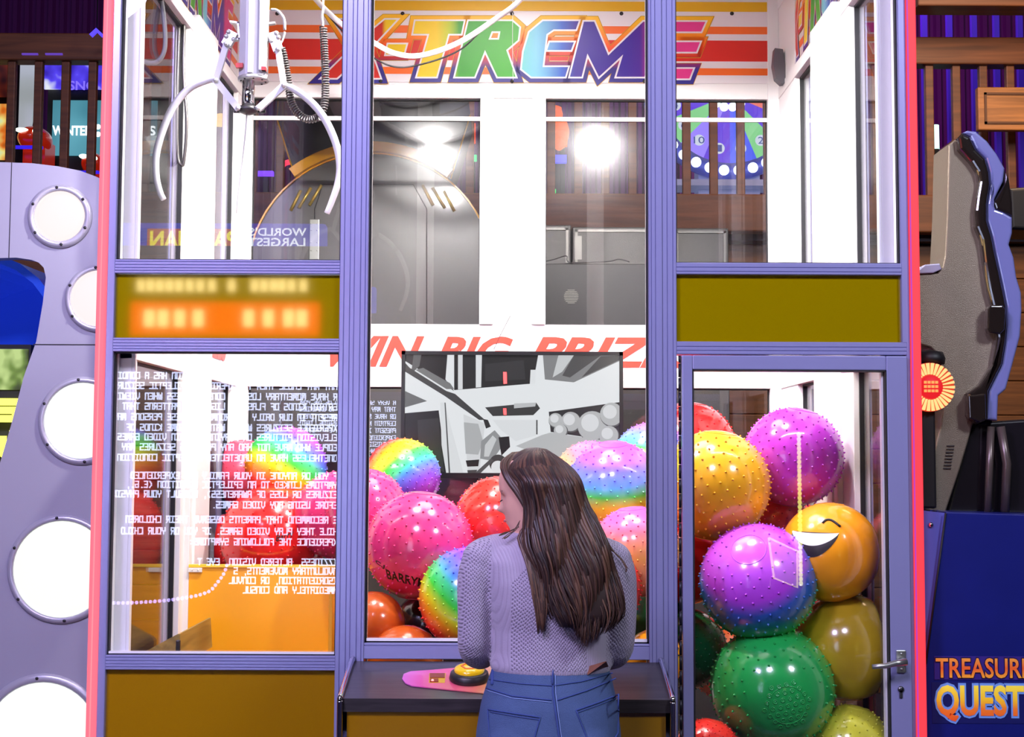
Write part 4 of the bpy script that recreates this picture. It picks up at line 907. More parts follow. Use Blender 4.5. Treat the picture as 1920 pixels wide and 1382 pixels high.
mb = MB(); a = P(98, 254, GY); b_ = P(172, 236, GY); word(mb, 'WINTER', (a.x, GY - .002, a.z), (1, 0, 0), (0, 0, 1), b_.x - a.x, b_.z - a.z, th=.003, off=.03)
a = P(208, 254, GY); b_ = P(292, 236, GY); word(mb, 'GAMES', (a.x, GY - .002, a.z), (1, 0, 0), (0, 0, 1), b_.x - a.x, b_.z - a.z, th=.003, off=.03)
for dx, dy in ((-7, -7), (7, -7), (-7, 7), (7, 7)): p = P(191 + dx, 245 + dy, GY); mb.sphere((p.x, GY - .003, p.z), (.022, .004, .022), 12, 6)
mb.build('lettering', glow('white_letters', (240, 250, 255), 1.6), t)
scr(t, 84, 116, 215, 168, GY + .03, noise_glow('marquee_blue', [(20, 10, 90), (60, 40, 200), (90, 70, 255), (240, 245, 255)], 5, .9), 'marquee')
mb = MB(); a = P(129, 169, GY); b_ = P(182, 152, GY); word(mb, 'SNO', (a.x, GY - .002, a.z), (1, 0, 0), (0, 0, 1), b_.x - a.x, b_.z - a.z, th=.003, off=.02); mb.build('lettering', glow('violet_letters', (130, 110, 255), 1.1), t)
for (x, y, w_, h_, lab) in ((66, 262, 30, 24, 'red snow sled ride with lit headlamps between the left railing balusters'), (178, 310, 22, 22, 'red glowing sled ride low beside the pink strip')):
    yy = 5.75; p = P(x, y, yy); q = thing('sled_ride', lab, 'ride', (p.x, yy, 3.22)); k = S(yy)
    mb = MB(); mb.sphere((p.x, yy, p.z), (w_ * k, .18, h_ * k), 24, 14); mb.box((p.x - w_ * k * .7, yy - .02, 3.22), (p.x + w_ * k * .7, yy + .2, p.z)); mb.build('body', mat('sled_red', (200, 40, 14), .25, coat=.6, emit=.35), q)
    mb = MB(); mb.sphere((p.x - w_ * k * .35, yy - .16, p.z + h_ * k * .35), (w_ * k * .42, .05, .016), 14, 8); mb.sphere((p.x + w_ * k * .5, yy - .15, p.z + h_ * k * .25), (w_ * k * .2, .05, .016), 14, 8)
    mb.build('headlamps', glow('white_green', (230, 255, 235), 2.5), q)
    mb = MB(); mb.box((p.x - w_ * k, yy - .2, p.z - h_ * k * 1.15), (p.x + w_ * k, yy - .16, p.z - h_ * k * .95)); mb.build('bumper', glow('blue_trim', (50, 30, 220), 1.2), q)
t = thing('poster_panel', 'lit white panel standing behind the second gap of the left railing', 'panel', (P(50, 240, 6).x, 6, 3.22))
mb = MB(); mb.prism([P(38, 112, 6), P(70, 112, 6), P(66, 180, 6), P(54, 246, 6), P(34, 246, 6)], (0, .05, 0)); mb.build('panel', mat('brick_white', (190, 200, 205), .6, emit=.55), t)
mb = MB(); mb.box((P(34, 0, 6).x, 6.0, 3.22), (P(54, 0, 6).x, 6.05, P(0, 246, 6).z)); mb.build('post', m_black, t)
t = thing('game_screen', 'bright multicoloured game screen at the far left edge behind the railing', 'arcade machine', (P(0, 240, 6).x, 6, 3.22))
scr(t, -60, 108, 26, 182, 6.02, noise_glow('screen_orange', [(30, 10, 20), (140, 50, 20), (230, 150, 150)], 3, .8)); scr(t, -60, 196, 22, 300, 6.02, noise_glow('screen_gold', [(20, 30, 10), (220, 110, 20), (240, 220, 120), (180, 240, 220)], 5, .95))
MB().box((P(-70, 0, 6.1).x, 6.03, 3.22), (P(28, 0, 6.1).x, 6.5, P(0, 100, 6).z)).build('body', m_black, t)
mb = MB(); CY_ = 4.6; mb.prism([P(167, 64, CY_), P(180, 52, CY_), P(193, 64, CY_), P(189, 68, CY_), P(180, 59, CY_), P(171, 68, CY_)], (0, .03, 0)); p = P(180, 52, CY_); t = thing('arrow_light', 'small blue glowing chevron above the left railing', 'light', tuple(p)); mb.build('chevron', glow('chevron_blue', (90, 70, 255), 1.3), t); MB().tube([(p.x, CY_ + .02, p.z - .01), (p.x, CY_ + .02, 6.8)], .004, 6).build('hanging_rod', m_black, t)
# white-blue LED rods on the under side of the left rail
for x0, x1, lb in ((40, 70, 'left one of two dim violet light bars on the left top rail'), (84, 116, 'right one of two dim violet light bars on the left top rail')): a, c = P(x0, 102, 4.92), P(x1, 99, 4.92); MB().box((a.x, 4.925, a.z), (c.x, 4.941, c.z)).build('rail_light', glow('rail_violet', (110, 70, 200), .8), None, lb, cat='light')

# prize wheel on the raised level
WY = 6.6; c = P(1368, 178, WY); R = 155 * S(WY)
t = thing('prize_wheel', 'large blue purple and green prize wheel ringed with white bulbs behind the right bay', 'prize wheel', (c.x, WY, 3.22))
wm = [glow('seg_' + n, k, 1.5) for n, k in (('violet', (90, 60, 200)), ('green', (120, 190, 130)), ('lilac', (140, 120, 235)), ('blue', (70, 90, 220)), ('orange', (210, 110, 100)))]
mb = MB(); NS = 16
for i in range(NS):
    a0, a1 = 2 * PI * i / NS, 2 * PI * (i + 1) / NS; pts = [(c.x, WY, c.z)] + [(c.x + R * .86 * math.cos(a0 + (a1 - a0) * k / 4), WY, c.z + R * .86 * math.sin(a0 + (a1 - a0) * k / 4)) for k in range(5)]
    mb.prism(pts, (0, .03, 0), [0, 1, 2, 0, 3, 1, 0, 4][i % 8])
mb.build('wheel_disc', wm, t)
mb = MB(); nums = '4 6 10 1 8 2 5 3 '.split(); lm = MB()
for i in range(NS):
    a = 2 * PI * (i + .5) / NS; x, z = c.x + R * .68 * math.cos(a), c.z + R * .68 * math.sin(a); mb.lathe((x, WY, z), (0, -1, 0), [(.045, 0), (.045, .004), (.0001, .004)], 20)
    w_ = .022 * len(nums[i % 8]); word(lm, nums[i % 8], (x - w_, WY - .006, z - .028), (1, 0, 0), (0, 0, 1), w_ * 2, .056, th=.002)
mb.build('number_disc', glow('disc_white', (225, 235, 255), .95), t); lm.build('number', glow('number_blue', (90, 110, 210), .6), t)
MB().lathe((c.x, WY + .02, c.z), (0, -1, 0), [(R * .86, 0), (R * 1.06, .0), (R * 1.06, .05), (R * .86, .05), (R * .86, 0)], 48).build('rim', mat('rim_blue', (70, 80, 170), .3, emit=.25), t)
m_bulb = glow('bulb_white', (235, 242, 255), 3.0)
for i in range(34): a = 2 * PI * i / 34; MB().sphere((c.x + R * .96 * math.cos(a), WY - .06, c.z + R * .96 * math.sin(a)), .042, 12, 8).build('bulb', m_bulb, t)
for i in range(18): a = 2 * PI * i / 18; MB().sphere((c.x - .02 + R * .30 * math.cos(a), WY - .06, c.z + .12 + R * .36 * math.sin(a)), .036, 12, 8).build('bulb', m_bulb, t)
mb = MB(); a = P(1230, 345, WY); mb.box((a.x, WY - .1, a.z - .03), (P(1500, 345, WY).x, WY + .2, a.z + .02)); mb.box((c.x - .25, WY + .05, 3.22), (c.x + .25, WY + .3, c.z)); mb.build('stand', mat('stand_white', (150, 160, 210), .4, emit=.3), t)

# dark domed cabinet right behind the machine
DY_ = 2.5; sd = S(DY_); cc = P(695, 515, DY_); R = 231 * sd
t = thing('domed_cabinet', 'black domed arcade cabinet with gold edge seen through the rear glass', 'arcade machine', (cc.x, DY_ + .3, 0))
m_dome = mat('dome_black', (84, 82, 80), .33, 0, noise=.15, nscale=5, coat=.3); m_gd = mat('gold_edge', (232, 164, 4), .3, 0)
mb = MB(); arc = [(cc.x + R * math.cos(PI * i / 40), DY_, cc.z + R * math.sin(PI * i / 40)) for i in range(41)]
mb.prism([(cc.x + R, DY_, 0), *arc, (cc.x - R, DY_, 0)], (0, .6, 0)); mb.build('body', m_dome, t)
mb = MB()
def ring(mb, r0_, r1_, a0, a1, y0, d, n=30):
    for i in range(n):
        a, b_ = a0 + (a1 - a0) * i / n, a0 + (a1 - a0) * (i + 1) / n
        f_ = lambda r, q: (cc.x + r * math.cos(q), y0, cc.z + r * math.sin(q)); mb.prism([f_(r0_, a), f_(r1_, a), f_(r1_, b_), f_(r0_, b_)], (0, d, 0))
ring(mb, R - .002, R + .006, .05, PI - .05, DY_ - .012, .02); mb.build('edge_trim', m_gd, t)
mb = MB(); ring(mb, R + .004, R + 20 * sd, math.radians(52), math.radians(128), DY_ - .05, .06); mb.build('hat_band', m_gd, t)
q0 = [(520, 225), (553, 332), (600, 308), (650, 290), (700, 283), (760, 290), (845, 335), (882, 215), (870, 120), (530, 120)]
slab(q0, DY_ + .06, .4, mat('hat_black', (30, 27, 26), .55, noise=.2, nscale=6), 'hat', t)
for a, c_ in (((520, 225), (553, 332)), ((882, 215), (845, 335))): MB().tube([P(*a, DY_ + .055), P(*c_, DY_ + .055)], .004, 8).build('edge_trim', m_gd, t)
for (a, c_) in (((564, 357), (545, 395)), ((583, 352), (560, 390)), ((603, 347), (580, 385)), ((792, 347), (812, 385)), ((811, 352), (834, 390)), ((832, 358), (852, 396))):
    MB().tube([P(*a, DY_ - .004), P(*c_, DY_ - .004)], .008, 8).build('vent_slot', mat('slot_gold', (210, 180, 90), .3, .6), t)
mb = MB(); mb.tube([P(690, 346, DY_), P(775, 346, DY_), P(800, 392, DY_), P(800, 700, DY_)], .003, 6); mb.tube([P(690, 346, DY_), P(605, 346, DY_), P(590, 392, DY_), P(590, 700, DY_)], .003, 6); mb.build('access_door_seam', m_gask, t)
a, c_ = P(580, 487, DY_), P(599, 412, DY_); mb = MB().box((a.x, DY_ - .008, a.z), (c_.x, DY_, c_.z), bev=.002)
for yy in (420, 432, 455, 470): 
    for xx in (584, 595): mb.sphere((P(xx, yy, DY_).x, DY_ - .008, P(xx, yy, DY_).z), .004, 8, 5)
mb.build('hinge', m_hd, t)
# grey boxes behind the right half
m_gc = mat('cabinet_graphite', (74, 72, 70), .38, .2, noise=.2, nscale=40, bump=.15, bscale=220)
def backbox(name, x0, y0, x1, y1, Y, label, door=None):
    a, c_ = P(x0, y1, Y), P(x1, y0, Y); t = thing(name, label, 'cabinet', ((a.x + c_.x) / 2, Y + .25, 0))
    MB().box((a.x, Y, 0), (c_.x, Y + .5, c_.z), bev=.006).build('body', m_gc, t)
    mb = MB(); f = .012
    zt_, zb__ = c_.z - .015, P(0, y1 if y1 < 520 else 492, Y).z + .01
    for q in ((a.x + .015, zb__, a.x + .015 + f, zt_), (c_.x - .015 - f, zb__, c_.x - .015, zt_), (a.x + .015, zt_ - f, c_.x - .015, zt_)): mb.box((q[0], Y - .008, q[1]), (q[2], Y, q[3]))
    mb.build('door_frame', mat('frame_grey', (120, 118, 114), .4, .4), t)
    return t
backbox('metal_cabinet', 1010, 422, 1071, 492, 2.6, 'left one of the grey metal cabinets behind the rear glass, ending at a hinge')
t = backbox('metal_cabinet', 1073, 426, 1250, 492, 2.6, 'wide grey speckled metal cabinet behind the rear glass of the centre window')
a = P(1085, 465, 2.6); MB().box((a.x - .02, 2.588, a.z - .06), (a.x + .015, 2.592, a.z + .06)).build('hinge', MATS['frame_grey'], t)
backbox('metal_cabinet', 1262, 428, 1366, 620, 2.7, 'grey metal cabinet behind the right bay with pale corner frame')
t = thing('speaker_cabinet', 'dark low cabinet with a round vent grille behind the rear glass', 'cabinet', (P(1115, 0, 2.45).x, 2.52, 0))
a, c_ = P(1008, 608, 2.45), P(1216, 495, 2.45); MB().box((a.x, 2.45, 0), (c_.x, 2.59, c_.z), bev=.004).build('body', mat('cabinet_dark', (44, 42, 42), .45, noise=.2, nscale=30), t)
mb = MB(); c = P(1071, 556, 2.45)
for k in range(-4, 5): w_ = math.sqrt(max(0, 1 - (k / 4.6) ** 2)) * .036; mb.box((c.x - w_, 2.447, c.z + k * .008 - .002), (c.x + w_, 2.45, c.z + k * .008 + .002))
mb.build('vent_grille', mat('vent_light', (120, 118, 112), .4, .4), t)
mb = MB(); mb.tube(cr([P(1015, 492, 2.44), P(1040, 486, 2.44), P(1062, 480, 2.44), P(1070, 492, 2.44), P(1140, 490, 2.44), P(1160, 486, 2.44), P(1180, 491, 2.44)], 6), .003, 6); mb.build('loose_wire', MATS['wire_black'], None, 'thin black wire lying along the top of the dark low cabinet', cat='cable')
# small coloured machines on the raised level seen through the glass
for (x, y, w_, h_, col, k, nm, lab) in ((880, 196, 9, 10, (255, 170, 60), 2.0, 'lantern_light', 'small orange lantern glow above the coloured screens, seen beside the center mullion'), (880, 252, 12, 18, (255, 80, 40), 1.0, 'red_screen', 'small red lit screen behind the domed cabinet'),
    (1172, 302, 0, 0, (90, 90, 255), 1.5, '', ''), (500, 374, 14, 8, (60, 200, 100), 1.1, 'scoreboard', 'tiny red and green score board seen through the left bay'), (498, 327, 16, 4, (120, 60, 255), 1.6, 'neon_bar', 'violet white neon bar seen through the left bay'), (1360, 378, 12, 6, (200, 80, 90), 1.6, 'scoreboard', 'tiny red and green score board seen under the prize wheel'),
    (1046, 300, 16, 7, (90, 90, 255), 1.4, 'neon_bar', 'small blue neon bar seen through the rear glass right of the mullion'), (886, 298, 8, 5, (60, 255, 140), 1.2, 'green_light', 'small green light spot left of the center mullion'), (1036, 360, 6, 3, (60, 220, 110), 1.4, 'green_light', 'small green light spot right of the center mullion')):
    if not w_: continue
    p = P(x, y, 5.6); t = thing(nm, lab, 'light', (p.x, 5.62, 3.22)); scr(t, x - w_, y - h_, x + w_, y + h_, 5.6, glow('g_' + nm + str(x), col, k), 'lit_panel', None, .05)
    MB().box((p.x - .02, 5.6, 3.22), (p.x + .02, 5.64, p.z), bev=.004).build('stand', m_black, t)
mb = MB(); mb.tube(cr([P(1046, 200, 5.6), P(1040, 225, 5.6), P(1060, 245, 5.6), P(1042, 265, 5.6), P(1064, 268, 5.6)], 8), [.03 + .03 * math.sin(i * .4) ** 2 for i in range(33)], 10); t = thing('flame_sign', 'orange flame shaped light behind the rear glass right of the center mullion', 'light', (P(1055, 268, 5.6).x, 5.6, 3.22)); mb.build('flame', glow('flame', (255, 110, 50), 1.1), t); MB().box((t.location.x - .02, 5.62, 3.22), (t.location.x + .02, 5.66, P(1055, 268, 5.6).z)).build('stand', m_black, t)
mb = MB(); mb.tube(cr([P(x, y, 5.5) for x, y in ((526, 322), (532, 308), (545, 303))], 6), .02, 8); t = thing('neon_curve', 'short pink neon curve beside the black hat of the domed cabinet', 'light', (P(526, 322, 5.5).x, 5.5, 3.22)); mb.build('tube', glow('neon_pink', (255, 60, 90), 1.6), t); MB().box((t.location.x - .015, 5.51, 3.22), (t.location.x + .015, 5.54, P(526, 322, 5.5).z)).build('stand', m_black, t)
mb = MB(); mb.lathe(P(415, 232, 5.2), (0, 0, 1), [(.10, 0), (.10, .01), (.07, .05), (.02, .07), (.0001, .075)], 20); p = P(415, 232, 5.2); t = thing('dome_lamp', 'warm dome lamp seen through the left bay', 'light', tuple(p)); mb.build('shade', glow('warm_lamp', (255, 200, 110), 1.8), t); MB().tube([(p.x, p.y, p.z + .07), (p.x, p.y, 6.8)], .006, 6).build('hanging_rod', m_black, t)

# ---------------- right: ride seat and its cabinet
SY = .22
A = [(1797, 258), (1800, 279), (1822, 303), (1834, 322), (1837, 340), (1832, 370), (1829, 394), (1831, 425), (1841, 449), (1846, 492), (1854, 540), (1862, 575), (1871, 632), (1862, 683), (1837, 722), (1815, 737)]
B = [(1805, 249), (1820, 256), (1831, 279), (1849, 297), (1856, 322), (1858, 346), (1852, 382), (1852, 413), (1861, 443), (1867, 474), (1875, 510), (1882, 543), (1888, 574), (1890, 610), (1887, 640), (1880, 683), (1855, 733), (1851, 787)]
Cc = [(1815, 244), (1831, 246), (1852, 264), (1870, 288), (1885, 315), (1882, 340), (1870, 364), (1863, 379), (1868, 392), (1882, 397), (1899, 407), (1899, 437), (1893, 458), (1902, 483), (1907, 519), (1916, 549), (1917, 580), (1914, 630), (1898, 690), (1887, 730), (1873, 742), (1871, 789)]
t = thing('ride_simulator', 'tall silver black and lavender moulded ride seat at the right edge', 'ride', (P(1800, 900, SY).x, SY + .2, 0))
m_sil = mat('seat_silver', (128, 116, 100), .38, .45, bump=.25, bscale=400, noise=.05, nscale=60); m_bk = mat('seat_black', (34, 28, 24), .1, 0, coat=1); m_lav = mat('seat_lavender', (122, 126, 180), .18, 0, coat=.8)
slab([(1779, 271), (1776, 400), (1772, 480), (1768, 500), (1758, 512), (1721, 514), (1721, 645), (1745, 652), (1762, 668), (1768, 760), (1764, 800), (1751, 850), (1729, 935), (1728, 957), (1773, 961), (1800, 880), (1815, 830), (1826, 790)] + A[::-1][0:] + [(1788, 264)], SY, .16, m_sil, 'shell', t, bev=.006)
slab(A + [(1815, 780), (1832, 796), (1851, 787)] + B[::-1], SY - .03, .22, m_bk, 'black_trim', t, bev=.014)
slab(B + Cc[::-1], SY - .015, .24, m_lav, 'lavender_trim', t, bev=.010)
slab([(1885, 318), (1893, 335), (1899, 380), (1899, 405), (1868, 392), (1864, 380), (1884, 345)], SY - .02, .25, m_bk, 'head_pad', t, bev=.01)
mb = MB(); mb.tube(cr([P(1803, 262, SY - .02), P(1812, 285, SY - .02), P(1832, 315, SY - .02), P(1839, 345, SY - .02), P(1833, 390, SY - .02), P(1837, 430, SY - .02), P(1846, 470, SY - .02), P(1852, 530, SY - .02), P(1862, 568, SY - .02)], 6), .006, 8); mb.build('edge_piping', mat('piping_gold', (150, 138, 90), .2, .8), t)
slab([(1853, 578), (1858, 572), (1880, 572), (1886, 580), (1884, 618), (1876, 626), (1856, 624), (1852, 616)], SY - .05, .03, m_bk, 'foot_pocket', t, bev=.006)
slab([(1816, 742), (1848, 738), (1850, 786), (1838, 792), (1818, 784)], SY - .05, .03, m_bk, 'foot_pocket', t, bev=.006)
slab([(1806, 840), (1826, 792), (1920, 786), (1990, 800), (1990, 965), (1776, 961)], SY + .03, .3, mat('seat_underside', (26, 22, 26), .25, coat=.6), 'underside', t, bev=.01)
mb = MB(); mb.tube([P(1858, 800, SY), P(1852, 960, SY)], .012, 10); mb.tube([P(1876, 800, SY), P(1888, 870, SY), P(1884, 960, SY)], .014, 10); mb.build('support_tube', mat('tube_brown', (96, 84, 78), .3, .4), t)
mb = MB()
for k in range(8): a = P(1782 - k * .9, 836 + k * 6, SY); mb.box((a.x - .012, SY - .004, a.z - .002), (a.x + .012, SY + .002, a.z + .002))
mb.build('vent_slits', mat('slit_dark', (60, 56, 54), .5), t)
slab([(1721, 507), (1735, 496), (1762, 494), (1766, 505), (1750, 512), (1721, 513)], SY - .01, .12, mat('armrest_lilac', (170, 168, 196), .3), 'armrest', t, bev=.004)
t = thing('ride_cabinet', 'dark blue cabinet base lettered TREASURE QUEST at the lower right', 'arcade machine', (P(1840, 1200, .10).x, .3, 0))
m_dkb = mat('cabinet_navy', (22, 30, 110), .35, noise=.25, nscale=5, coat=.2); RY = .06
slab([(1774, 960), (2080, 970), (2080, 1750), (1736, 1750), (1733, 1300), (1737, 1240), (1752, 1120)], RY, .5, m_dkb, 'side_panel', t, bev=.004)
slab([(1729, 957), (1772, 962), (1752, 1115), (1735, 1240), (1731, 1250)], RY + .01, .06, mat('face_periwinkle', (92, 100, 190), .4), 'front_face', t)
MB().lathe(P(1745, 984, RY + .01), (0, -1, 0), [(.009, 0), (.007, .006), (.0001, .008)], 12).build('bolt', m_chr, t)
MB().tube([P(1773, 962, RY - .003), P(1753, 1115, RY - .003), P(1736, 1245, RY - .003)], .003, 8).build('edge_trim', m_gask, t)
m_tq = ramp_mat('quest_gradient', [(0, (225, 80, 30)), (.35, (235, 120, 40)), (.6, (245, 190, 40)), (1, (250, 225, 70))], 'Z', P(1840, 1352, RY).z, P(1840, 1285, RY).z, .4, emit=.25)
m_tr = ramp_mat('treasure_gradient', [(0, (235, 160, 50)), (.5, (225, 90, 40)), (1, (230, 150, 60))], 'Z', P(1840, 1272, RY).z, P(1840, 1234, RY).z, .4, emit=.25)
a, c_ = P(1752, 1274, RY), P(1935, 1231, RY); l_ = MB().box((a.x, RY - .002, a.z), (c_.x, RY, c_.z)).build('logo_band', mat('logo_violet', (58, 40, 130), .4), t)
def fitw(txt, x0, y0, x1, y1, m_, nm, off, dy, par, ref=None):
    mb = MB(); a, c_ = P(x0, y1, RY), P(x1, y0, RY); word(mb, txt, (a.x, RY - dy, a.z), (1, 0, 0), (0, 0, 1), c_.x - a.x, c_.z - a.z, th=.001, off=off, ref=ref); return mb.build(nm, m_, par)
fitw('TREASURE', 1754, 1234, 1932, 1271, mat('logo_dark', (40, 20, 60), .4), 'lettering_shadow', .05, .003, t, .02); fitw('TREASURE', 1754, 1234, 1932, 1271, m_tr, 'lettering', .015, .004, t, .02)
fitw('QUEST', 1755, 1284, 1919, 1353, mat('logo_blue', (110, 150, 220), .4, emit=.15), 'lettering_shadow', .09, .003, t, .04); fitw('QUEST', 1755, 1284, 1919, 1353, m_tq, 'lettering', .03, .0045, t, .04)
mb = MB(); a, c_ = P(1748, 1356, RY), P(1925, 1280, RY); mb.box((a.x, RY - .0015, a.z), (c_.x, RY, c_.z)); mb.build('logo_band', mat('logo_back', (26, 30, 96), .4), t)
# sunburst light
t = thing('sunburst_light', 'round red and orange sunburst light peeking out beside the red strip', 'light', P(1743, 800, .14)); c = P(1743, 726, .14)
mb = MB(); k = S(.14)
for i in range(30):
    a = 2 * PI * i / 30; f_ = lambda r, q: (c.x + r * k * math.cos(q), .14, c.z + r * k * math.sin(q)); mb.prism([f_(24, a - .045), f_(45, a - .055), f_(45, a + .055), f_(24, a + .045)], (0, -.015, 0))
mb.build('rays', glow('ray_white', (255, 190, 120), 1.5), t)
MB().lathe((c.x, .150, c.z), (0, -1, 0), [(46 * k, 0), (46 * k, .012), (.0001, .012)], 40).build('back_disc', glow('disc_orange', (235, 70, 40), .9), t)
MB().lathe((c.x, .135, c.z), (0, -1, 0), [(23 * k, 0), (22 * k, .012), (.0001, .014)], 32).build('hub', glow('hub_red', (235, 30, 40), 1.0), t)
mb = MB()
for j in range(3):
    for i in range(4): mb.box((c.x + (-14 + i * 7) * k, .117, c.z + (6 - j * 8) * k), (c.x + (-9 + i * 7) * k, .121, c.z + (11 - j * 8) * k))
mb.build('hub_marks', glow('hub_gold', (255, 150, 80), 1.4), t)
MB().lathe(P(1744, 672, .19), (0, 0, 1), [(.045, -.02), (.048, 0), (.04, .02), (.0001, .028)], 24).build('lamp_cap', m_black, t)
MB().box((c.x - .028, .152, P(1745, 957, .06).z + .002), (c.x + .022, .20, c.z + .08), bev=.008).build('pillar', m_black, t)
# neon rods + dark display on the raised level at right
for (x, y0, y1, col, lab) in ((1754, 235, 280, (200, 255, 230), 'short pale green neon rod at the upper right of the red strip'), (1755, 300, 480, (210, 255, 240), 'long pale green neon rod behind the right railing'), (1896, 270, 345, (130, 160, 255), 'pale blue neon rod beside the ride seat at far right')):
    p = P(x, y1, 5.6); t = thing('neon_rod', lab, 'light', (p.x, 5.6, 3.22)); MB().tube([p, P(x - 1, y0, 5.6)], .028, 10).build('tube', glow('neon_' + str(y0), col, 1.8), t); MB().box((p.x - .02, 5.58, 3.22), (p.x + .02, 5.62, p.z + .01)).build('stand', m_black, t)
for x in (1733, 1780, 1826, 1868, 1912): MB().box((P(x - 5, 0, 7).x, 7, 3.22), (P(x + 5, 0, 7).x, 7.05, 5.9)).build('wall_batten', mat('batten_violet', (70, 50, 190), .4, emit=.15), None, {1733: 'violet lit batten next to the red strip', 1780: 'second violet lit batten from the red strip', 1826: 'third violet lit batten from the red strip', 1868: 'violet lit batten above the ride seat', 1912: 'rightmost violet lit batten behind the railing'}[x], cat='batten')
slab([(1892, 352), (1990, 345), (1990, 435), (1896, 430)], 3.2, .3, m_black, 'dark_display', None, 'black boxy display at the far right edge beside the ride seat', bev=.02, cat='display')

# ---------------- things behind the photographer, seen as reflections in the glass
def mir(px, py, d): p = P(px, py, d); return Vector((p.x, -d, p.z))
d = 3.0; k = S(d)
t = thing('warning_cabinet', 'arcade cabinet whose screen of warning text is reflected in the left window', 'arcade machine', (-1.6, -3.3, 0))
a, c_ = mir(672, 1240, d), mir(150, 660, d)
MB().box((c_.x, -3.5, 0), (a.x, -3.02, 2.75), bev=.01).build('body', m_black, t)
MB().box((c_.x + .02, -3.02, a.z), (a.x - .0, -3.005, c_.z)).build('screen', mat('screen_night', (4, 4, 10), .4, emit=.12, emitc=(20, 30, 120)), t, 'dark screen')
LINES = ["A VERY SMALL PORTION OF THE POPULATION HAS A CONDITION", "THAT MAY CAUSE THEM TO EXPERIENCE EPILEPTIC SEIZURES", "OR HAVE MOMENTARY LOSS OF CONSCIOUSNESS WHEN VIEWING", "CERTAIN KINDS OF FLASHING LIGHTS OR PATTERNS THAT ARE", "PRESENT IN OUR DAILY ENVIRONMENT. THESE PERSONS MAY", "EXPERIENCE SEIZURES WHILE WATCHING SOME KINDS OF", "TELEVISION PICTURES OR PLAYING CERTAIN VIDEO GAMES.", "PEOPLE WHO HAVE NOT HAD ANY PREVIOUS SEIZURES MAY", "NONETHELESS HAVE AN UNDETECTED EPILEPTIC CONDITION.", "", "IF YOU OR ANYONE IN YOUR FAMILY HAS EXPERIENCED", "SYMPTOMS LINKED TO AN EPILEPTIC CONDITION (E.G.,", "SEIZURES OR LOSS OF AWARENESS), CONSULT YOUR PHYSICIAN", "BEFORE USING ANY VIDEO GAMES.", "", "WE RECOMMEND THAT PARENTS OBSERVE THEIR CHILDREN", "WHILE THEY PLAY VIDEO GAMES. IF YOU OR YOUR CHILD", "EXPERIENCE THE FOLLOWING SYMPTOMS:", "", "DIZZINESS, ALTERED VISION, EYE T", "INVOLUNTARY MOVEMENTS, S", "DISORIENTATION, OR CONVUL", "IMMEDIATELY AND CONSUL"]
yl = [704, 723, 743, 762, 782, 802, 820, 839, 859, 0, 893, 910, 928, 948, 0, 976, 998, 1018, 0, 1056, 1073, 1091, 1109]
mb = MB()
for ln, yy in zip(LINES, yl):
    if ln: o = mir(637, yy + 6, d); strokes(mb, ln, (o.x, -3.004, o.z), (-1, 0, 0), (0, 0, 1), 8.5 * k, 11.5 * k, 2.4 * k, th=.001)
mb.build('screen_text', glow('text_blue_white', (205, 215, 255), 15), t, 'pale blue warning text')
# marquee: row of pale blocks over a red box
a, c_ = mir(245, 632, d), mir(590, 562, d)
MB().box((c_.x + 8 * k, -3.01, a.z + 4 * k), (a.x - 4 * k, -2.99, c_.z - 4 * k)).build('marquee_box', glow('marquee_red', (255, 44, 20), 6.5), t, 'glowing red marquee box')
mb = MB(); 
for x in (268, 294, 325, 360, 455, 492, 530, 555): a, c_ = mir(x, 612, d), mir(x + 20, 580, d); mb.box((c_.x, -2.985, a.z), (a.x, -2.98, c_.z))
for x in (254, 272, 290, 308, 326, 346, 366, 388, 425, 468, 486, 504, 520, 538, 560): a, c_ = mir(x, 545, d), mir(x + 14, 523, d); mb.box((c_.x, -3.0, a.z), (a.x, -2.99, c_.z))
mb.build('marquee_blocks', glow('marquee_cream', (255, 225, 150), 9), t)
# long sign
d = 4.9; k = S(d)
t = thing('banner_sign', 'blue lit banner with WORLDS LARGEST lettering reflected in the upper left window', 'sign', (-2.2, -4.95, 3.0))
a, c_ = mir(608, 487, d), mir(215, 414, d); MB().box((c_.x, -5.0, a.z), (a.x, -4.9, c_.z), bev=.02).build('board', glow('banner_blue', (46, 60, 255), 3.2), t)
a, c_ = mir(448, 470, d), mir(272, 426, d); mb = MB(); mb.box((c_.x, -4.9, a.z), (a.x, -4.89, c_.z), bev=.005); mb.build('orange_box', glow('banner_orange', (255, 120, 40), 3.6), t)
def rw(txt, px0, py0, px1, py1, m_, dy, nm='lettering', off=.03):
    mb = MB(); o = mir(px0, py1, d); e = mir(px1, py0, d); word(mb, txt, (o.x, -4.9 + dy, o.z), (-1, 0, 0), (0, 0, 1), o.x - e.x, e.z - o.z, th=.002, off=off); mb.build(nm, m_, t)
rw('PAC-MAN', 440, 430, 278, 464, glow('banner_yellow', (255, 235, 40), 8), .015); rw("WORLD'S", 572, 424, 464, 440, glow('banner_white', (230, 240, 255), 9), .004, off=.02); rw("LARGEST", 570, 443, 462, 460, glow('banner_white2', (230, 240, 255), 9), .004, off=.02)
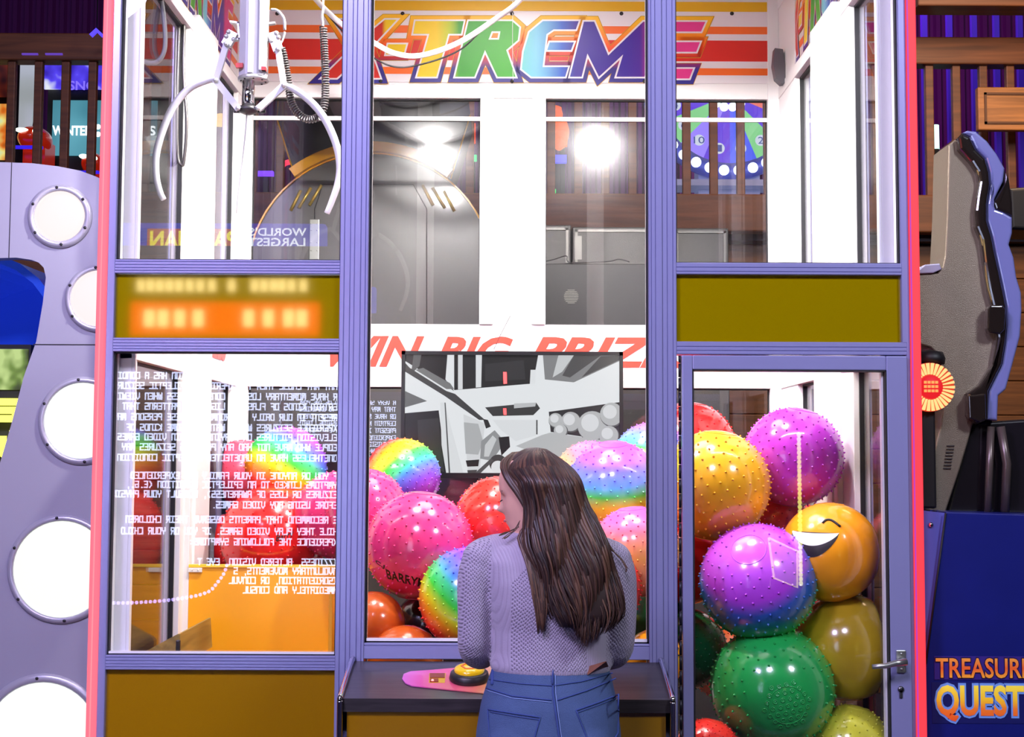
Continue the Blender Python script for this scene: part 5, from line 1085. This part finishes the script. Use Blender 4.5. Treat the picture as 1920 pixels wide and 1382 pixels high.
# purple string of lights and yellow string of lights
d = 2.0; pts = cr([mir(*q, d) for q in ((180, 1133), (240, 1133), (300, 1129), (350, 1122), (385, 1112), (402, 1095), (414, 1078), (420, 1062))], 8)
t = thing('string_lights', 'curved string of violet lights reflected low in the left window', 'light', pts[0])
mb = MB(); acc = 0; last = pts[0]
for p in pts[1:]:
    seg = (p - last).length; n_ = 0
    while acc < seg: mb.sphere(last.lerp(p, acc / seg), .0085, 8, 6); acc += .021
    acc -= seg; last = p
mb.build('bulbs', glow('string_violet', (190, 170, 255), 14), t); MB().tube(pts, .002, 6).build('wire', glow('string_wire', (90, 60, 255), 3), t)
d = 2.5; t = thing('strip_light', 'vertical string of yellow lights with a framed panel reflected in the door glass', 'light', mir(1505, 1105, d))
mb = MB(); n_ = 34
for i in range(n_): p = mir(1503 + 4 * i / n_, 815 + 290 * i / n_, d); mb.sphere(p, (.011, .011, .013), 8, 6)
mb.build('bulbs', glow('string_yellow', (235, 240, 120), 10), t)
def frame_l(pts, r): mb = MB(); mb.tube([mir(*q, d) for q in pts + [pts[0]]], r, 6); return mb
frame_l([(1446, 1010), (1500, 1035), (1500, 1104), (1456, 1086)], .006).build('panel_frame', glow('panel_yellow', (240, 225, 110), 7), t)
mb = MB(); mb.prism([mir(*q, d) for q in ((1446, 1010), (1500, 1035), (1500, 1104), (1456, 1086))], (0, -.01, 0)); mb.build('panel', glow('panel_pale', (200, 210, 190), 1.6), t)

# ------------------------------------------------------------------ the person
PX, PY = .105, -.60                  # standing spot
def pz(py): return 1.6 - (py - 860) * S(PY)
def pxx(px): return (px - 960) * S(PY) - .004
def remesh(mb, voxel, smooth, name, m_, parent, extra=None, label=None):
    me = mb.mesh('tmp', [m_]); o = bpy.data.objects.new('tmp', me); COL.objects.link(o)
    r = o.modifiers.new('r', 'REMESH'); r.mode = 'VOXEL'; r.voxel_size = voxel; r.use_smooth_shade = True
    if smooth: sm = o.modifiers.new('s', 'SMOOTH'); sm.iterations = smooth; sm.factor = .5
    bpy.context.view_layer.update(); dg = bpy.context.evaluated_depsgraph_get(); me2 = bpy.data.meshes.new_from_object(o.evaluated_get(dg)); bpy.data.objects.remove(o); me2.name = name
    for p in me2.polygons: p.use_smooth = True
    o2 = bpy.data.objects.new(name, me2); COL.objects.link(o2)
    if not me2.materials: me2.materials.append(m_)
    return fin(o2, parent, label)
m_skin = mat('skin', (226, 172, 152), .5, noise=.06, nscale=30)
person = thing('person', 'person with long brown hair, lilac sweater and blue jeans standing at the console', 'person', (PX, PY, 0))
# arms (same path for skin and sleeve)
Lsh, Rsh = (pxx(909), PY, pz(1046)), (pxx(1150), PY, pz(1048))
Larm = [Lsh, (pxx(899), PY, pz(1090)), (pxx(897), PY + .005, pz(1150)), (pxx(896), PY + .02, pz(1208)), (pxx(905), PY + .10, pz(1232)), (pxx(915), PY + .20, pz(1238) - .0)]
Rarm = [Rsh, (pxx(1160), PY, pz(1090)), (pxx(1163), PY + .005, pz(1150)), (pxx(1160), PY + .02, pz(1208)), (pxx(1150), PY + .10, pz(1232)), (pxx(1136), PY + .20, pz(1240))]
def hand(mb, wrist, side, dirv):
    w_ = Vector(wrist); f = Vector(dirv).normalized(); rt = f.cross(Vector((0, 0, 1))).normalized(); dn = Vector((0, 0, -1))
    palm = w_ + f * .055
    mb.tube([w_ - f * .03, w_, w_ + f * .03, w_ + f * .075, w_ + f * .095], [.025, .026, .037, .040, .034], 14, flat=.45)
    for i, (o_, L) in enumerate(((-.030, .066), (-.010, .076), (.010, .072), (.029, .056))):
        b0 = w_ + f * .085 + rt * o_; mb.tube([b0 - f * .02, b0, b0 + f * L * .45 + dn * .006, b0 + f * L * .75 + dn * .016, b0 + f * L * .92 + dn * .030], [.009, .0092, .0088, .008, .006], 8)
    b0 = w_ + f * .03 - rt * side * .030; mb.tube([b0 - f * .01, b0 + f * .02 - rt * side * .018 + dn * .006, b0 + f * .045 - rt * side * .026 + dn * .012, b0 + f * .06 - rt * side * .024 + dn * .02], [.013, .012, .0105, .008], 8)
# head in its own frame: forward = f
HC = Vector((pxx(1006), PY + .015, pz(930))); hf = Vector((-.94, .31, -.12)).normalized(); hs_ = Vector((hf.y, -hf.x, 0)).normalized() * -1; hu = hs_.cross(hf) * 1
if hu.z < 0: hu = -hu
def head_pts():
    # profile: z (from chin 0 to crown .235), front, back, side
    pr = [(.000, .040, .010, .022), (.010, .062, .022, .036), (.025, .074, .036, .047), (.045, .080, .050, .056), (.065, .082, .064, .061), (.085, .083, .074, .065), (.105, .085, .082, .069), (.125, .085, .090, .072), (.145, .090, .096, .074), (.165, .093, .098, .075), (.185, .088, .096, .073), (.205, .074, .086, .064), (.220, .054, .066, .050), (.230, .032, .042, .032), (.235, .006, .008, .007)]
    rows = []
    Z = [i * .235 / 46 for i in range(47)]
    def ip(z, k):
        for a, b_ in zip(pr[:-1], pr[1:]):
            if z <= b_[0] + 1e-9: t = (z - a[0]) / (b_[0] - a[0]); return a[k] + (b_[k] - a[k]) * t
        return pr[-1][k]
    g = lambda x, m_, s_: math.exp(-((x - m_) / s_) ** 2)
    N = 72; vs = []; fs = []
    for z in Z:
        fr_, bk, sd_ = ip(z, 1), ip(z, 2), ip(z, 3)
        for k in range(N):
            a = 2 * PI * k / N - PI; c, s_ = math.cos(a), math.sin(a)
            x = (fr_ if c > 0 else bk) * c; y = sd_ * math.copysign(abs(s_) ** .9, s_)
            d_ = 0
            nose = .029 * g(z, .092, .010) + .013 * g(z, .112, .016) + .006 * g(z, .130, .014); d_ += nose * g(a, 0, .15 if z < .1 else .12)
            d_ += .007 * g(z, .066, .006) * g(a, 0, .26) + .007 * g(z, .055, .0055) * g(a, 0, .22) - .003 * g(z, .0605, .0025) * g(a, 0, .26)
            d_ += .006 * g(z, .018, .014) * g(a, 0, .3) - .004 * g(z, .038, .008) * g(a, 0, .4)
            d_ -= .009 * g(z, .122, .011) * (g(a, .42, .2) + g(a, -.42, .2)); d_ += .004 * g(z, .143, .008) * (g(a, .38, .28) + g(a, -.38, .28)); d_ += .004 * g(z, .09, .02) * (g(a, .75, .3) + g(a, -.75, .3))
            p = HC + hf * (x + d_ * c) + hs_ * (y + d_ * s_) + hu * (z - .118); vs.append(p)
    m = len(Z)
    for i in range(m - 1):
        for k in range(N): fs.append((i * N + k, i * N + (k + 1) % N, (i + 1) * N + (k + 1) % N, (i + 1) * N + k))
    fs.append(tuple(range(N))[::-1]); fs.append(tuple(range((m - 1) * N, m * N))); return vs, fs
mb = MB(); v, f = head_pts(); mb.add(v, f, 0, True)
def hp(x, y, z): return HC + hf * x + hs_ * y + hu * (z - .118)
for sgn in (-1, 1):   # ears
    mb.tube([hp(-.002, sgn * .070, .085), hp(.004, sgn * .078, .100), hp(-.012, sgn * .084, .125), hp(-.024, sgn * .080, .118), hp(-.016, sgn * .074, .095)], [.006, .008, .008, .007, .006], 8)
nk = Vector((pxx(1030), PY - .005, 0))
mb.tube([HC + hf * -.012 + hu * -.06, Vector((nk.x, nk.y, pz(985))), Vector((nk.x, nk.y, pz(1005))), Vector((nk.x, nk.y, pz(1030)))], [.050, .052, .056, .075], 20)
# trunk, hips, legs
tr = lambda off=0.0: [(pxx(1030), PY, pz(996), .060 + off, .050 + off), (pxx(1030), PY, pz(1008), .098 + off, .062 + off), (pxx(1030), PY, pz(1022), .142 + off, .078 + off), (pxx(1030), PY + .0, pz(1050), .165 + off, .095 + off), (pxx(1032), PY, pz(1090), .158 + off, .108 + off), (pxx(1034), PY, pz(1130), .148 + off, .110 + off), (pxx(1036), PY, pz(1175), .138 + off, .098 + off), (pxx(1037), PY, pz(1215), .137 + off, .092 + off), (pxx(1037), PY, pz(1255), .150 + off, .098 + off)]
mb.loft(tr()[::-1], n=32)
hip = lambda off=0.0: [(pxx(1037), PY, pz(1235), .138 + off, .092 + off), (pxx(1036), PY, pz(1262), .152 + off, .100 + off), (pxx(1034), PY - .004, pz(1310), .170 + off, .116 + off), (pxx(1033), PY - .006, pz(1360), .180 + off, .122 + off), (pxx(1033), PY - .004, pz(1410), .184 + off, .118 + off), (pxx(1033), PY, pz(1450), .180 + off, .108 + off)]
mb.loft(hip()[::-1], n=32)
hx_ = pxx(1033)
def legs(mb, off):
    for sg in (-1, 1):
        mb.tube([(hx_ + sg * .088, PY, pz(1400)), (hx_ + sg * .092, PY, .66), (hx_ + sg * .090, PY + .005, .50), (hx_ + sg * .088, PY, .38), (hx_ + sg * .088, PY - .005, .26), (hx_ + sg * .086, PY, .12), (hx_ + sg * .086, PY, .07)], [.092 + off, .086 + off, .064 + off, .055 + off, .052 + off, .040 + off, .040 + off], 18)
legs(mb, 0)
for sg in (-1, 1): mb.tube([(hx_ + sg * .086, PY - .04, .045), (hx_ + sg * .088, PY + .03, .045), (hx_ + sg * .095, PY + .11, .035), (hx_ + sg * .098, PY + .155, .028)], [.035, .04, .036, .022], 12)
for arm, sg in ((Larm, -1), (Rarm, 1)):
    mb.tube(cr(arm, 4), [.048 - .020 * i / 20 for i in range(21)], 16); wv = Vector(arm[-1]); hand(mb, wv, sg, (sg * -.12, 1, .02))
body = remesh(mb, .0065, 2, 'body', m_skin, person)
# shoes
for sg in (-1, 1):
    mb = MB(); mb.tube([(hx_ + sg * .086, PY - .055, .05), (hx_ + sg * .087, PY - .02, .052), (hx_ + sg * .088, PY + .05, .048), (hx_ + sg * .096, PY + .13, .038), (hx_ + sg * .099, PY + .175, .03)], [.040, .048, .046, .043, .024], 14); mb.box((hx_ + sg * .09 - .045, PY - .09, 0), (hx_ + sg * .09 + .045, PY + .19, .022), bev=.01)
    remesh(mb, .008, 2, 'shoe', mat('shoe_white', (220, 220, 220), .5), person)

# knitted sweater
m_knit = bpy.data.materials.new('lilac_knit'); m_knit.use_nodes = True; nt = m_knit.node_tree; bs = nt.nodes['Principled BSDF']; N = nt.nodes.new; L = nt.links.new
bs.inputs['Roughness'].default_value = .9; bs.inputs['Sheen Weight'].default_value = .25
tc = N('ShaderNodeTexCoord'); sp = N('ShaderNodeSeparateXYZ'); L(tc.outputs['Object'], sp.inputs[0])
def mth(op, a, b=None, c=None):
    n = N('ShaderNodeMath'); n.operation = op
    for i, q in enumerate((a, b, c)):
        if q is None: continue
        if isinstance(q, (int, float)): n.inputs[i].default_value = q
        else: L(q, n.inputs[i])
    return n.outputs[0]
X_, Y_, Z_ = sp.outputs[0], sp.outputs[1], sp.outputs[2]
side = mth('ADD', X_, mth('MULTIPLY', Y_, .6))
row = mth('MULTIPLY', Z_, 2 * PI / .0105); col_ = mth('MULTIPLY', side, 2 * PI / .0085)
holes = mth('MULTIPLY', mth('SINE', col_), mth('SINE', mth('ADD', row, mth('MULTIPLY', mth('SINE', mth('MULTIPLY', col_, .5)), .9))))
ribs = mth('SINE', mth('MULTIPLY', side, 2 * PI / .0065))
u_ = mth('SUBTRACT', X_, pxx(1032)); au = mth('ABSOLUTE', u_)
up_ = mth('GREATER_THAN', mth('SUBTRACT', Z_, mth('MULTIPLY', u_, .95)), 1.375)          # diagonal yoke seam
edge = mth('MULTIPLY', mth('GREATER_THAN', au, .098), mth('LESS_THAN', au, .150)); hem = mth('LESS_THAN', Z_, 1.055)
yoke = mth('MINIMUM', mth('ADD', mth('ADD', mth('MULTIPLY', up_, mth('LESS_THAN', au, .150)), edge), hem), 1)
h_ = N('ShaderNodeMix'); h_.data_type = 'FLOAT'; L(yoke, h_.inputs['Factor']); L(mth('MULTIPLY', holes, 1.0), h_.inputs['A']); L(mth('MULTIPLY', ribs, .28), h_.inputs['B'])
noi = N('ShaderNodeTexNoise'); noi.inputs['Scale'].default_value = 260; L(tc.outputs['Object'], noi.inputs['Vector'])
hh = mth('ADD', h_.outputs['Result'], mth('MULTIPLY', noi.outputs['Fac'], .5))
bp = N('ShaderNodeBump'); bp.inputs['Strength'].default_value = .45; bp.inputs['Distance'].default_value = .002; L(hh, bp.inputs['Height']); L(bp.outputs['Normal'], bs.inputs['Normal'])
mr = N('ShaderNodeMapRange'); mr.inputs[1].default_value = -.9; mr.inputs[2].default_value = -.1; L(h_.outputs['Result'], mr.inputs[0])
cm = N('ShaderNodeMix'); cm.data_type = 'RGBA'; cm.inputs['A'].default_value = lin((100, 90, 112)); cm.inputs['B'].default_value = lin((170, 158, 180)); L(mr.outputs[0], cm.inputs['Factor']); L(cm.outputs['Result'], bs.inputs['Base Color'])
mb = MB(); tt = tr(.012); tt[-1] = (pxx(1037), PY, pz(1240), .162, .108); tt.append((pxx(1037), PY, pz(1253), .154, .106)); tt[-3] = (tt[-3][0], tt[-3][1], tt[-3][2], .152, .108)
mb.loft(tt[::-1], n=40)
for arm in (Larm, Rarm):
    a_ = cr(arm, 4); mb.tube(a_, [.052, .054, .055, .054, .053, .051, .050, .049, .048, .047, .046, .046, .046, .045, .044, .042, .041, .039, .037, .036, .035][:len(a_)], 18)
mb.sphere((pxx(910), PY, pz(1046)), (.056, .056, .052), 18, 12); mb.sphere((pxx(1149), PY, pz(1048)), (.056, .056, .052), 18, 12)
mb.tube([(pxx(908), PY, pz(1044)), (pxx(935), PY, pz(1036)), (pxx(975), PY, pz(1030))], [.052, .052, .050], 16); mb.tube([(pxx(1150), PY, pz(1047)), (pxx(1125), PY, pz(1038)), (pxx(1085), PY, pz(1030))], [.052, .052, .050], 16)
sweater = remesh(mb, .006, 5, 'sweater', m_knit, person)
# jeans
m_jean = mat('denim', (68, 90, 132), .8, noise=.22, nscale=14, bump=.35, bscale=500)
mb = MB(); mb.loft(hip(.010)[::-1], n=40); legs(mb, .012)
# seat curve: two rounded forms
for sg in (-1, 1): mb.sphere((hx_ + sg * .082, PY - .055, pz(1390)), (.088, .082, .10), 20, 14)
jeans = remesh(mb, .007, 6, 'jeans', m_jean, person)
bpy.context.view_layer.update()
from mathutils.bvhtree import BVHTree
bt_ = BVHTree.FromObject(jeans, bpy.context.evaluated_depsgraph_get())
def onj(px, py, k=.001):
    o = CAMLOC; d_ = (P(px, py, 0) - o).normalized(); h = bt_.ray_cast(o, d_)
    return (h[0] + h[1] * k) if h[0] else P(px, py, PY - .1)
def seam(pts, r=.0012): 
    out = []
    for a, c_ in zip(pts[:-1], pts[1:]):
        n_ = max(2, int(math.hypot(c_[0] - a[0], c_[1] - a[1]) / 6)); out += [onj(a[0] + (c_[0] - a[0]) * i / n_, a[1] + (c_[1] - a[1]) * i / n_) for i in range(n_)]
    out.append(onj(*pts[-1])); return out
m_seam = mat('denim_dark', (52, 72, 132), .8); m_sl = mat('denim_light', (130, 152, 205), .8)
for nm, pl_ in (('back_pocket', ([(915, 1330), (918, 1382), (960, 1430), (1002, 1385), (1013, 1345), (965, 1338), (915, 1330)],)), ('back_pocket', ([(1080, 1332), (1100, 1382), (1130, 1420), (1158, 1375), (1160, 1302), (1120, 1318), (1080, 1332)],))):
    mb = MB()
    for q in pl_: mb.tube(seam(q), .0022, 6); mb.tube(seam([(x + (4 if x < 960 else 0), y + 5) for x, y in q[-3:]]), .0012, 5)
    mb.build(nm, m_seam, jeans, 'dark stitched pocket outline')
for nm, q, r, m_ in (('center_seam', [(1037, 1264), (1037, 1300), (1043, 1340), (1051, 1400)], .003, m_seam), ('center_seam', [(1041, 1266), (1042, 1300), (1047, 1340), (1055, 1400)], .0012, m_sl), ('waistband_seam', [(918, 1274), (975, 1282), (1035, 1286), (1090, 1278), (1148, 1262)], .0016, m_seam), ('yoke_seam', [(912, 1290), (960, 1305), (1034, 1313)], .002, m_seam), ('yoke_seam', [(1045, 1313), (1100, 1295), (1155, 1272)], .002, m_seam), ('yoke_seam', [(912, 1294), (960, 1309), (1034, 1317)], .001, m_sl)):
    MB().tube(seam(q), r, 6).build(nm, m_, jeans)
for x in (925, 1037, ):
    MB().tube(seam([(x, 1256), (x - 1, 1284)]), .005, 8, flat=.5).build('belt_loop', m_seam, jeans)
mb = MB(); p4 = [onj(*q, .003) for q in ((1098, 1252), (1137, 1240), (1140, 1254), (1101, 1266))]; mb.prism(p4, (0, .004, 0)); mb.build('leather_patch', mat('patch_brown', (120, 66, 40), .6), jeans, 'brown leather patch')
# eyes and brows
for sgn in (-1, 1):
    e_ = MB().sphere(hp(.0615, sgn * .030, .121), .0105, 16, 10).build('eye', mat('eye_white', (225, 220, 215), .2), person)
    MB().tube([hp(.082, sgn * .014, .140), hp(.083, sgn * .030, .145), hp(.072, sgn * .046, .141)], [.002, .0028, .0015], 8).build('eyebrow', mat('brow_brown', (70, 46, 36), .8), person)
    MB().tube([hp(.084, sgn * .020, .117), hp(.088, sgn * .030, .114), hp(.079, sgn * .041, .117)], [.001, .0018, .001], 6).build('eyelashes', m_ink, person)
MB().tube([hp(.080, -.018, .0605), hp(.0905, 0, .0615), hp(.080, .018, .0605)], [.002, .004, .002], 8).build('lips', mat('lips_rose', (190, 96, 100), .45), person)

# hair: scalp cap + many wavy locks
hm = [mat('hair_a', (74, 50, 40), .42, noise=.3, nscale=60), mat('hair_b', (58, 38, 32), .42, noise=.3, nscale=60), mat('hair_c', (98, 68, 52), .42, noise=.3, nscale=60), mat('hair_d', (44, 30, 28), .45)]
rnd = random.Random(3)
mb = MB()
vs = []; fs = []; n_, m_n = 40, 18
for j in range(m_n + 1):       # scalp shell (back and top, leaving the face free)
    t = PI * .62 * j / m_n
    for k in range(n_):
        a = 2 * PI * k / n_; x = math.cos(a); fr_ = .098 if x < 0 else .090
        lim = 1.0
        tt_ = t if x < 0 else t * (1 - .42 * min(1, x / .55))
        vs.append(HC + hf * (fr_ * 1.06 * math.sin(tt_) * x - .004) + hs_ * (.083 * math.sin(tt_) * math.sin(a)) + hu * (.128 * math.cos(tt_) + .002))
for j in range(m_n):
    for k in range(n_): fs.append((j * n_ + k, j * n_ + (k + 1) % n_, (j + 1) * n_ + (k + 1) % n_, (j + 1) * n_ + k))
mb.add(vs, fs, 1, True)
lv = [(860, 966, 1072), (900, 974, 1090), (940, 986, 1103), (980, 988, 1120), (1020, 988, 1140), (1060, 1000, 1156), (1100, 1008, 1163), (1140, 1022, 1162), (1180, 1046, 1134), (1200, 1060, 1110)]
def lr(py):
    for a, b_ in zip(lv[:-1], lv[1:]):
        if py <= b_[0]: t = (py - a[0]) / (b_[0] - a[0]); return a[1] + (b_[1] - a[1]) * t, a[2] + (b_[2] - a[2]) * t
    return lv[-1][1], lv[-1][2]
# back volume beneath the locks
rings = []
for py, yo, dy in ((900, -.05, .055), (940, -.055, .06), (980, -.06, .05), (1020, -.092, .036), (1060, -.106, .034), (1100, -.118, .030), (1135, -.126, .024), (1160, -.128, .018)):
    l, r = lr(py); l += 16; r -= 16; rings.append((pxx((l + r) / 2), PY + yo, pz(py), (r - l) / 2 * S(PY), dy))
mb.loft(rings[::-1], 3, 28)
NL = 640
for i in range(NL):
    u = (i % 60 + rnd.random()) / 60; layer = rnd.random(); phi = rnd.random() * 6.28; amp = rnd.uniform(2.5, 6) * (1 if rnd.random() < .8 else 1.7); phi = u * 6 + rnd.uniform(-.7, .7)
    end = 1196 - 40 * abs(u - .62) ** .8 * 2 - rnd.random() ** 2 * 55
    if u < .25: end = 1168 - rnd.random() * 75 - (.25 - u) * 80
    if u > .9: end = 1172 - rnd.random() * 30
    pts = []; side_a = (u - .5) * 2
    # on the head: from parting over the crown, down the side that faces the lens
    px0, py0 = 1012 + side_a * 12, 838
    steps = 15
    l0, r0__ = lr(900)
    head = [(1013 + side_a * 14, 840.5 + abs(side_a) * 2, -.01 - layer * .02), (1013 + side_a * 40, 850 + 10 * side_a ** 2, -.055), (1018 + side_a * 60, 873 + 8 * side_a ** 2, -.090), ]
    for x, y, yo in head: pts.append(Vector((pxx(x), PY + yo * math.sqrt(max(.05, 1 - (side_a * .9) ** 2)) - .0, pz(y))))
    for k in range(steps):
        py = 900 + (end - 900) * k / (steps - 1); l, r = lr(py); cl_ = (k / (steps - 1)); w_ = amp * (.3 + .9 * cl_)
        x = l + (r - l) * u + w_ * math.sin(phi + py * .042 + u * 5) * (1 if py > 960 else .3)
        bulge = math.sqrt(max(0, 1 - (side_a * .93) ** 2))
        sm_ = min(1, max(0, (py - 930) / 120)); sm_ = sm_ * sm_ * (3 - 2 * sm_); base = (-.105 * bulge - .012) * (1 - sm_) + (-.125 * (bulge * .55 + .45) - .010) * sm_
        yo = base - layer * .018 + .006 * math.cos(phi * 1.7 + py * .05)
        pts.append(Vector((pxx(x), PY + yo, pz(py))))
    pts = cr(pts, 2); n_p = len(pts); r_ = rnd.uniform(.0025, .0058)
    mb.tube(pts, [r_ * min(1, .45 + q / 5) * (1 - .85 * max(0, (q / (n_p - 1) - .68) / .32)) for q in range(n_p)], 6, rnd.choice((0, 0, 1, 1, 1, 2, 3)), flat=.6)
# front locks: framing the face on the left, wisps and strays
for k in range(64):
    s0 = rnd.random(); ph = rnd.random() * 6
    q = [hp(.045 - .03 * s0, .01, .238), hp(.066 - .05 * s0, .045, .214 - .02 * s0), hp(.050 - .05 * s0, .074, .172), hp(.014 - .04 * s0, .084, .115), hp(-.004 - .035 * s0, .084, .06)]
    q = [HC + (p - HC) * 1.02 for p in q]
    # ensure locks are on the side facing the lens
    q = [p if True else p for p in q]
    e0 = Vector((pxx(978 + 22 * s0 + rnd.uniform(-4, 4)), PY - .075 - .02 * s0, pz(1005))); e1 = Vector((pxx(992 + 26 * s0 + 4 * math.sin(ph)), PY - .115, pz(1050))); e2 = Vector((pxx(1003 + 20 * s0 + 5 * math.sin(ph + 1)), PY - .13, pz(1100 + 20 * s0))); e3 = Vector((pxx(1010 + 14 * s0), PY - .125, pz(1150 + rnd.random() * 24)))
    pts = cr(q + [e0, e1, e2, e3], 3); n_p = len(pts); r_ = rnd.uniform(.003, .006)
    mb.tube(pts, [r_ * min(1, .4 + j / 5) * (1 - .85 * max(0, (j / (n_p - 1) - .6) / .4)) for j in range(n_p)], 6, rnd.choice((0, 1, 2, 2, 1)), flat=.6)
for st in ([(1088, 905), (1100, 935), (1118, 965), (1128, 995), (1150, 1030), (1166, 1045), (1174, 1060)], [(1085, 900), (1104, 945), (1112, 975), (1125, 1000), (1140, 1020), (1158, 1036), (1172, 1052), (1173, 1066)], [(1090, 920), (1098, 960), (1100, 985), (1112, 1005), (1120, 1030)], [(975, 985), (962, 992), (950, 997), (942, 1000)], [(978, 975), (972, 988), (958, 1000), (948, 1006)], [(1100, 935), (1112, 960), (1106, 985), (1118, 1010)]):
    for k in range(3): mb.tube(cr([Vector((pxx(x + rnd.uniform(-2, 2)), PY - .05 - .03 * (i / len(st)), pz(y + rnd.uniform(-2, 2)))) for i, (x, y) in enumerate(st)], 5), .0011, 5, rnd.choice((0, 2)))
hair = mb.build('hair', hm, person)
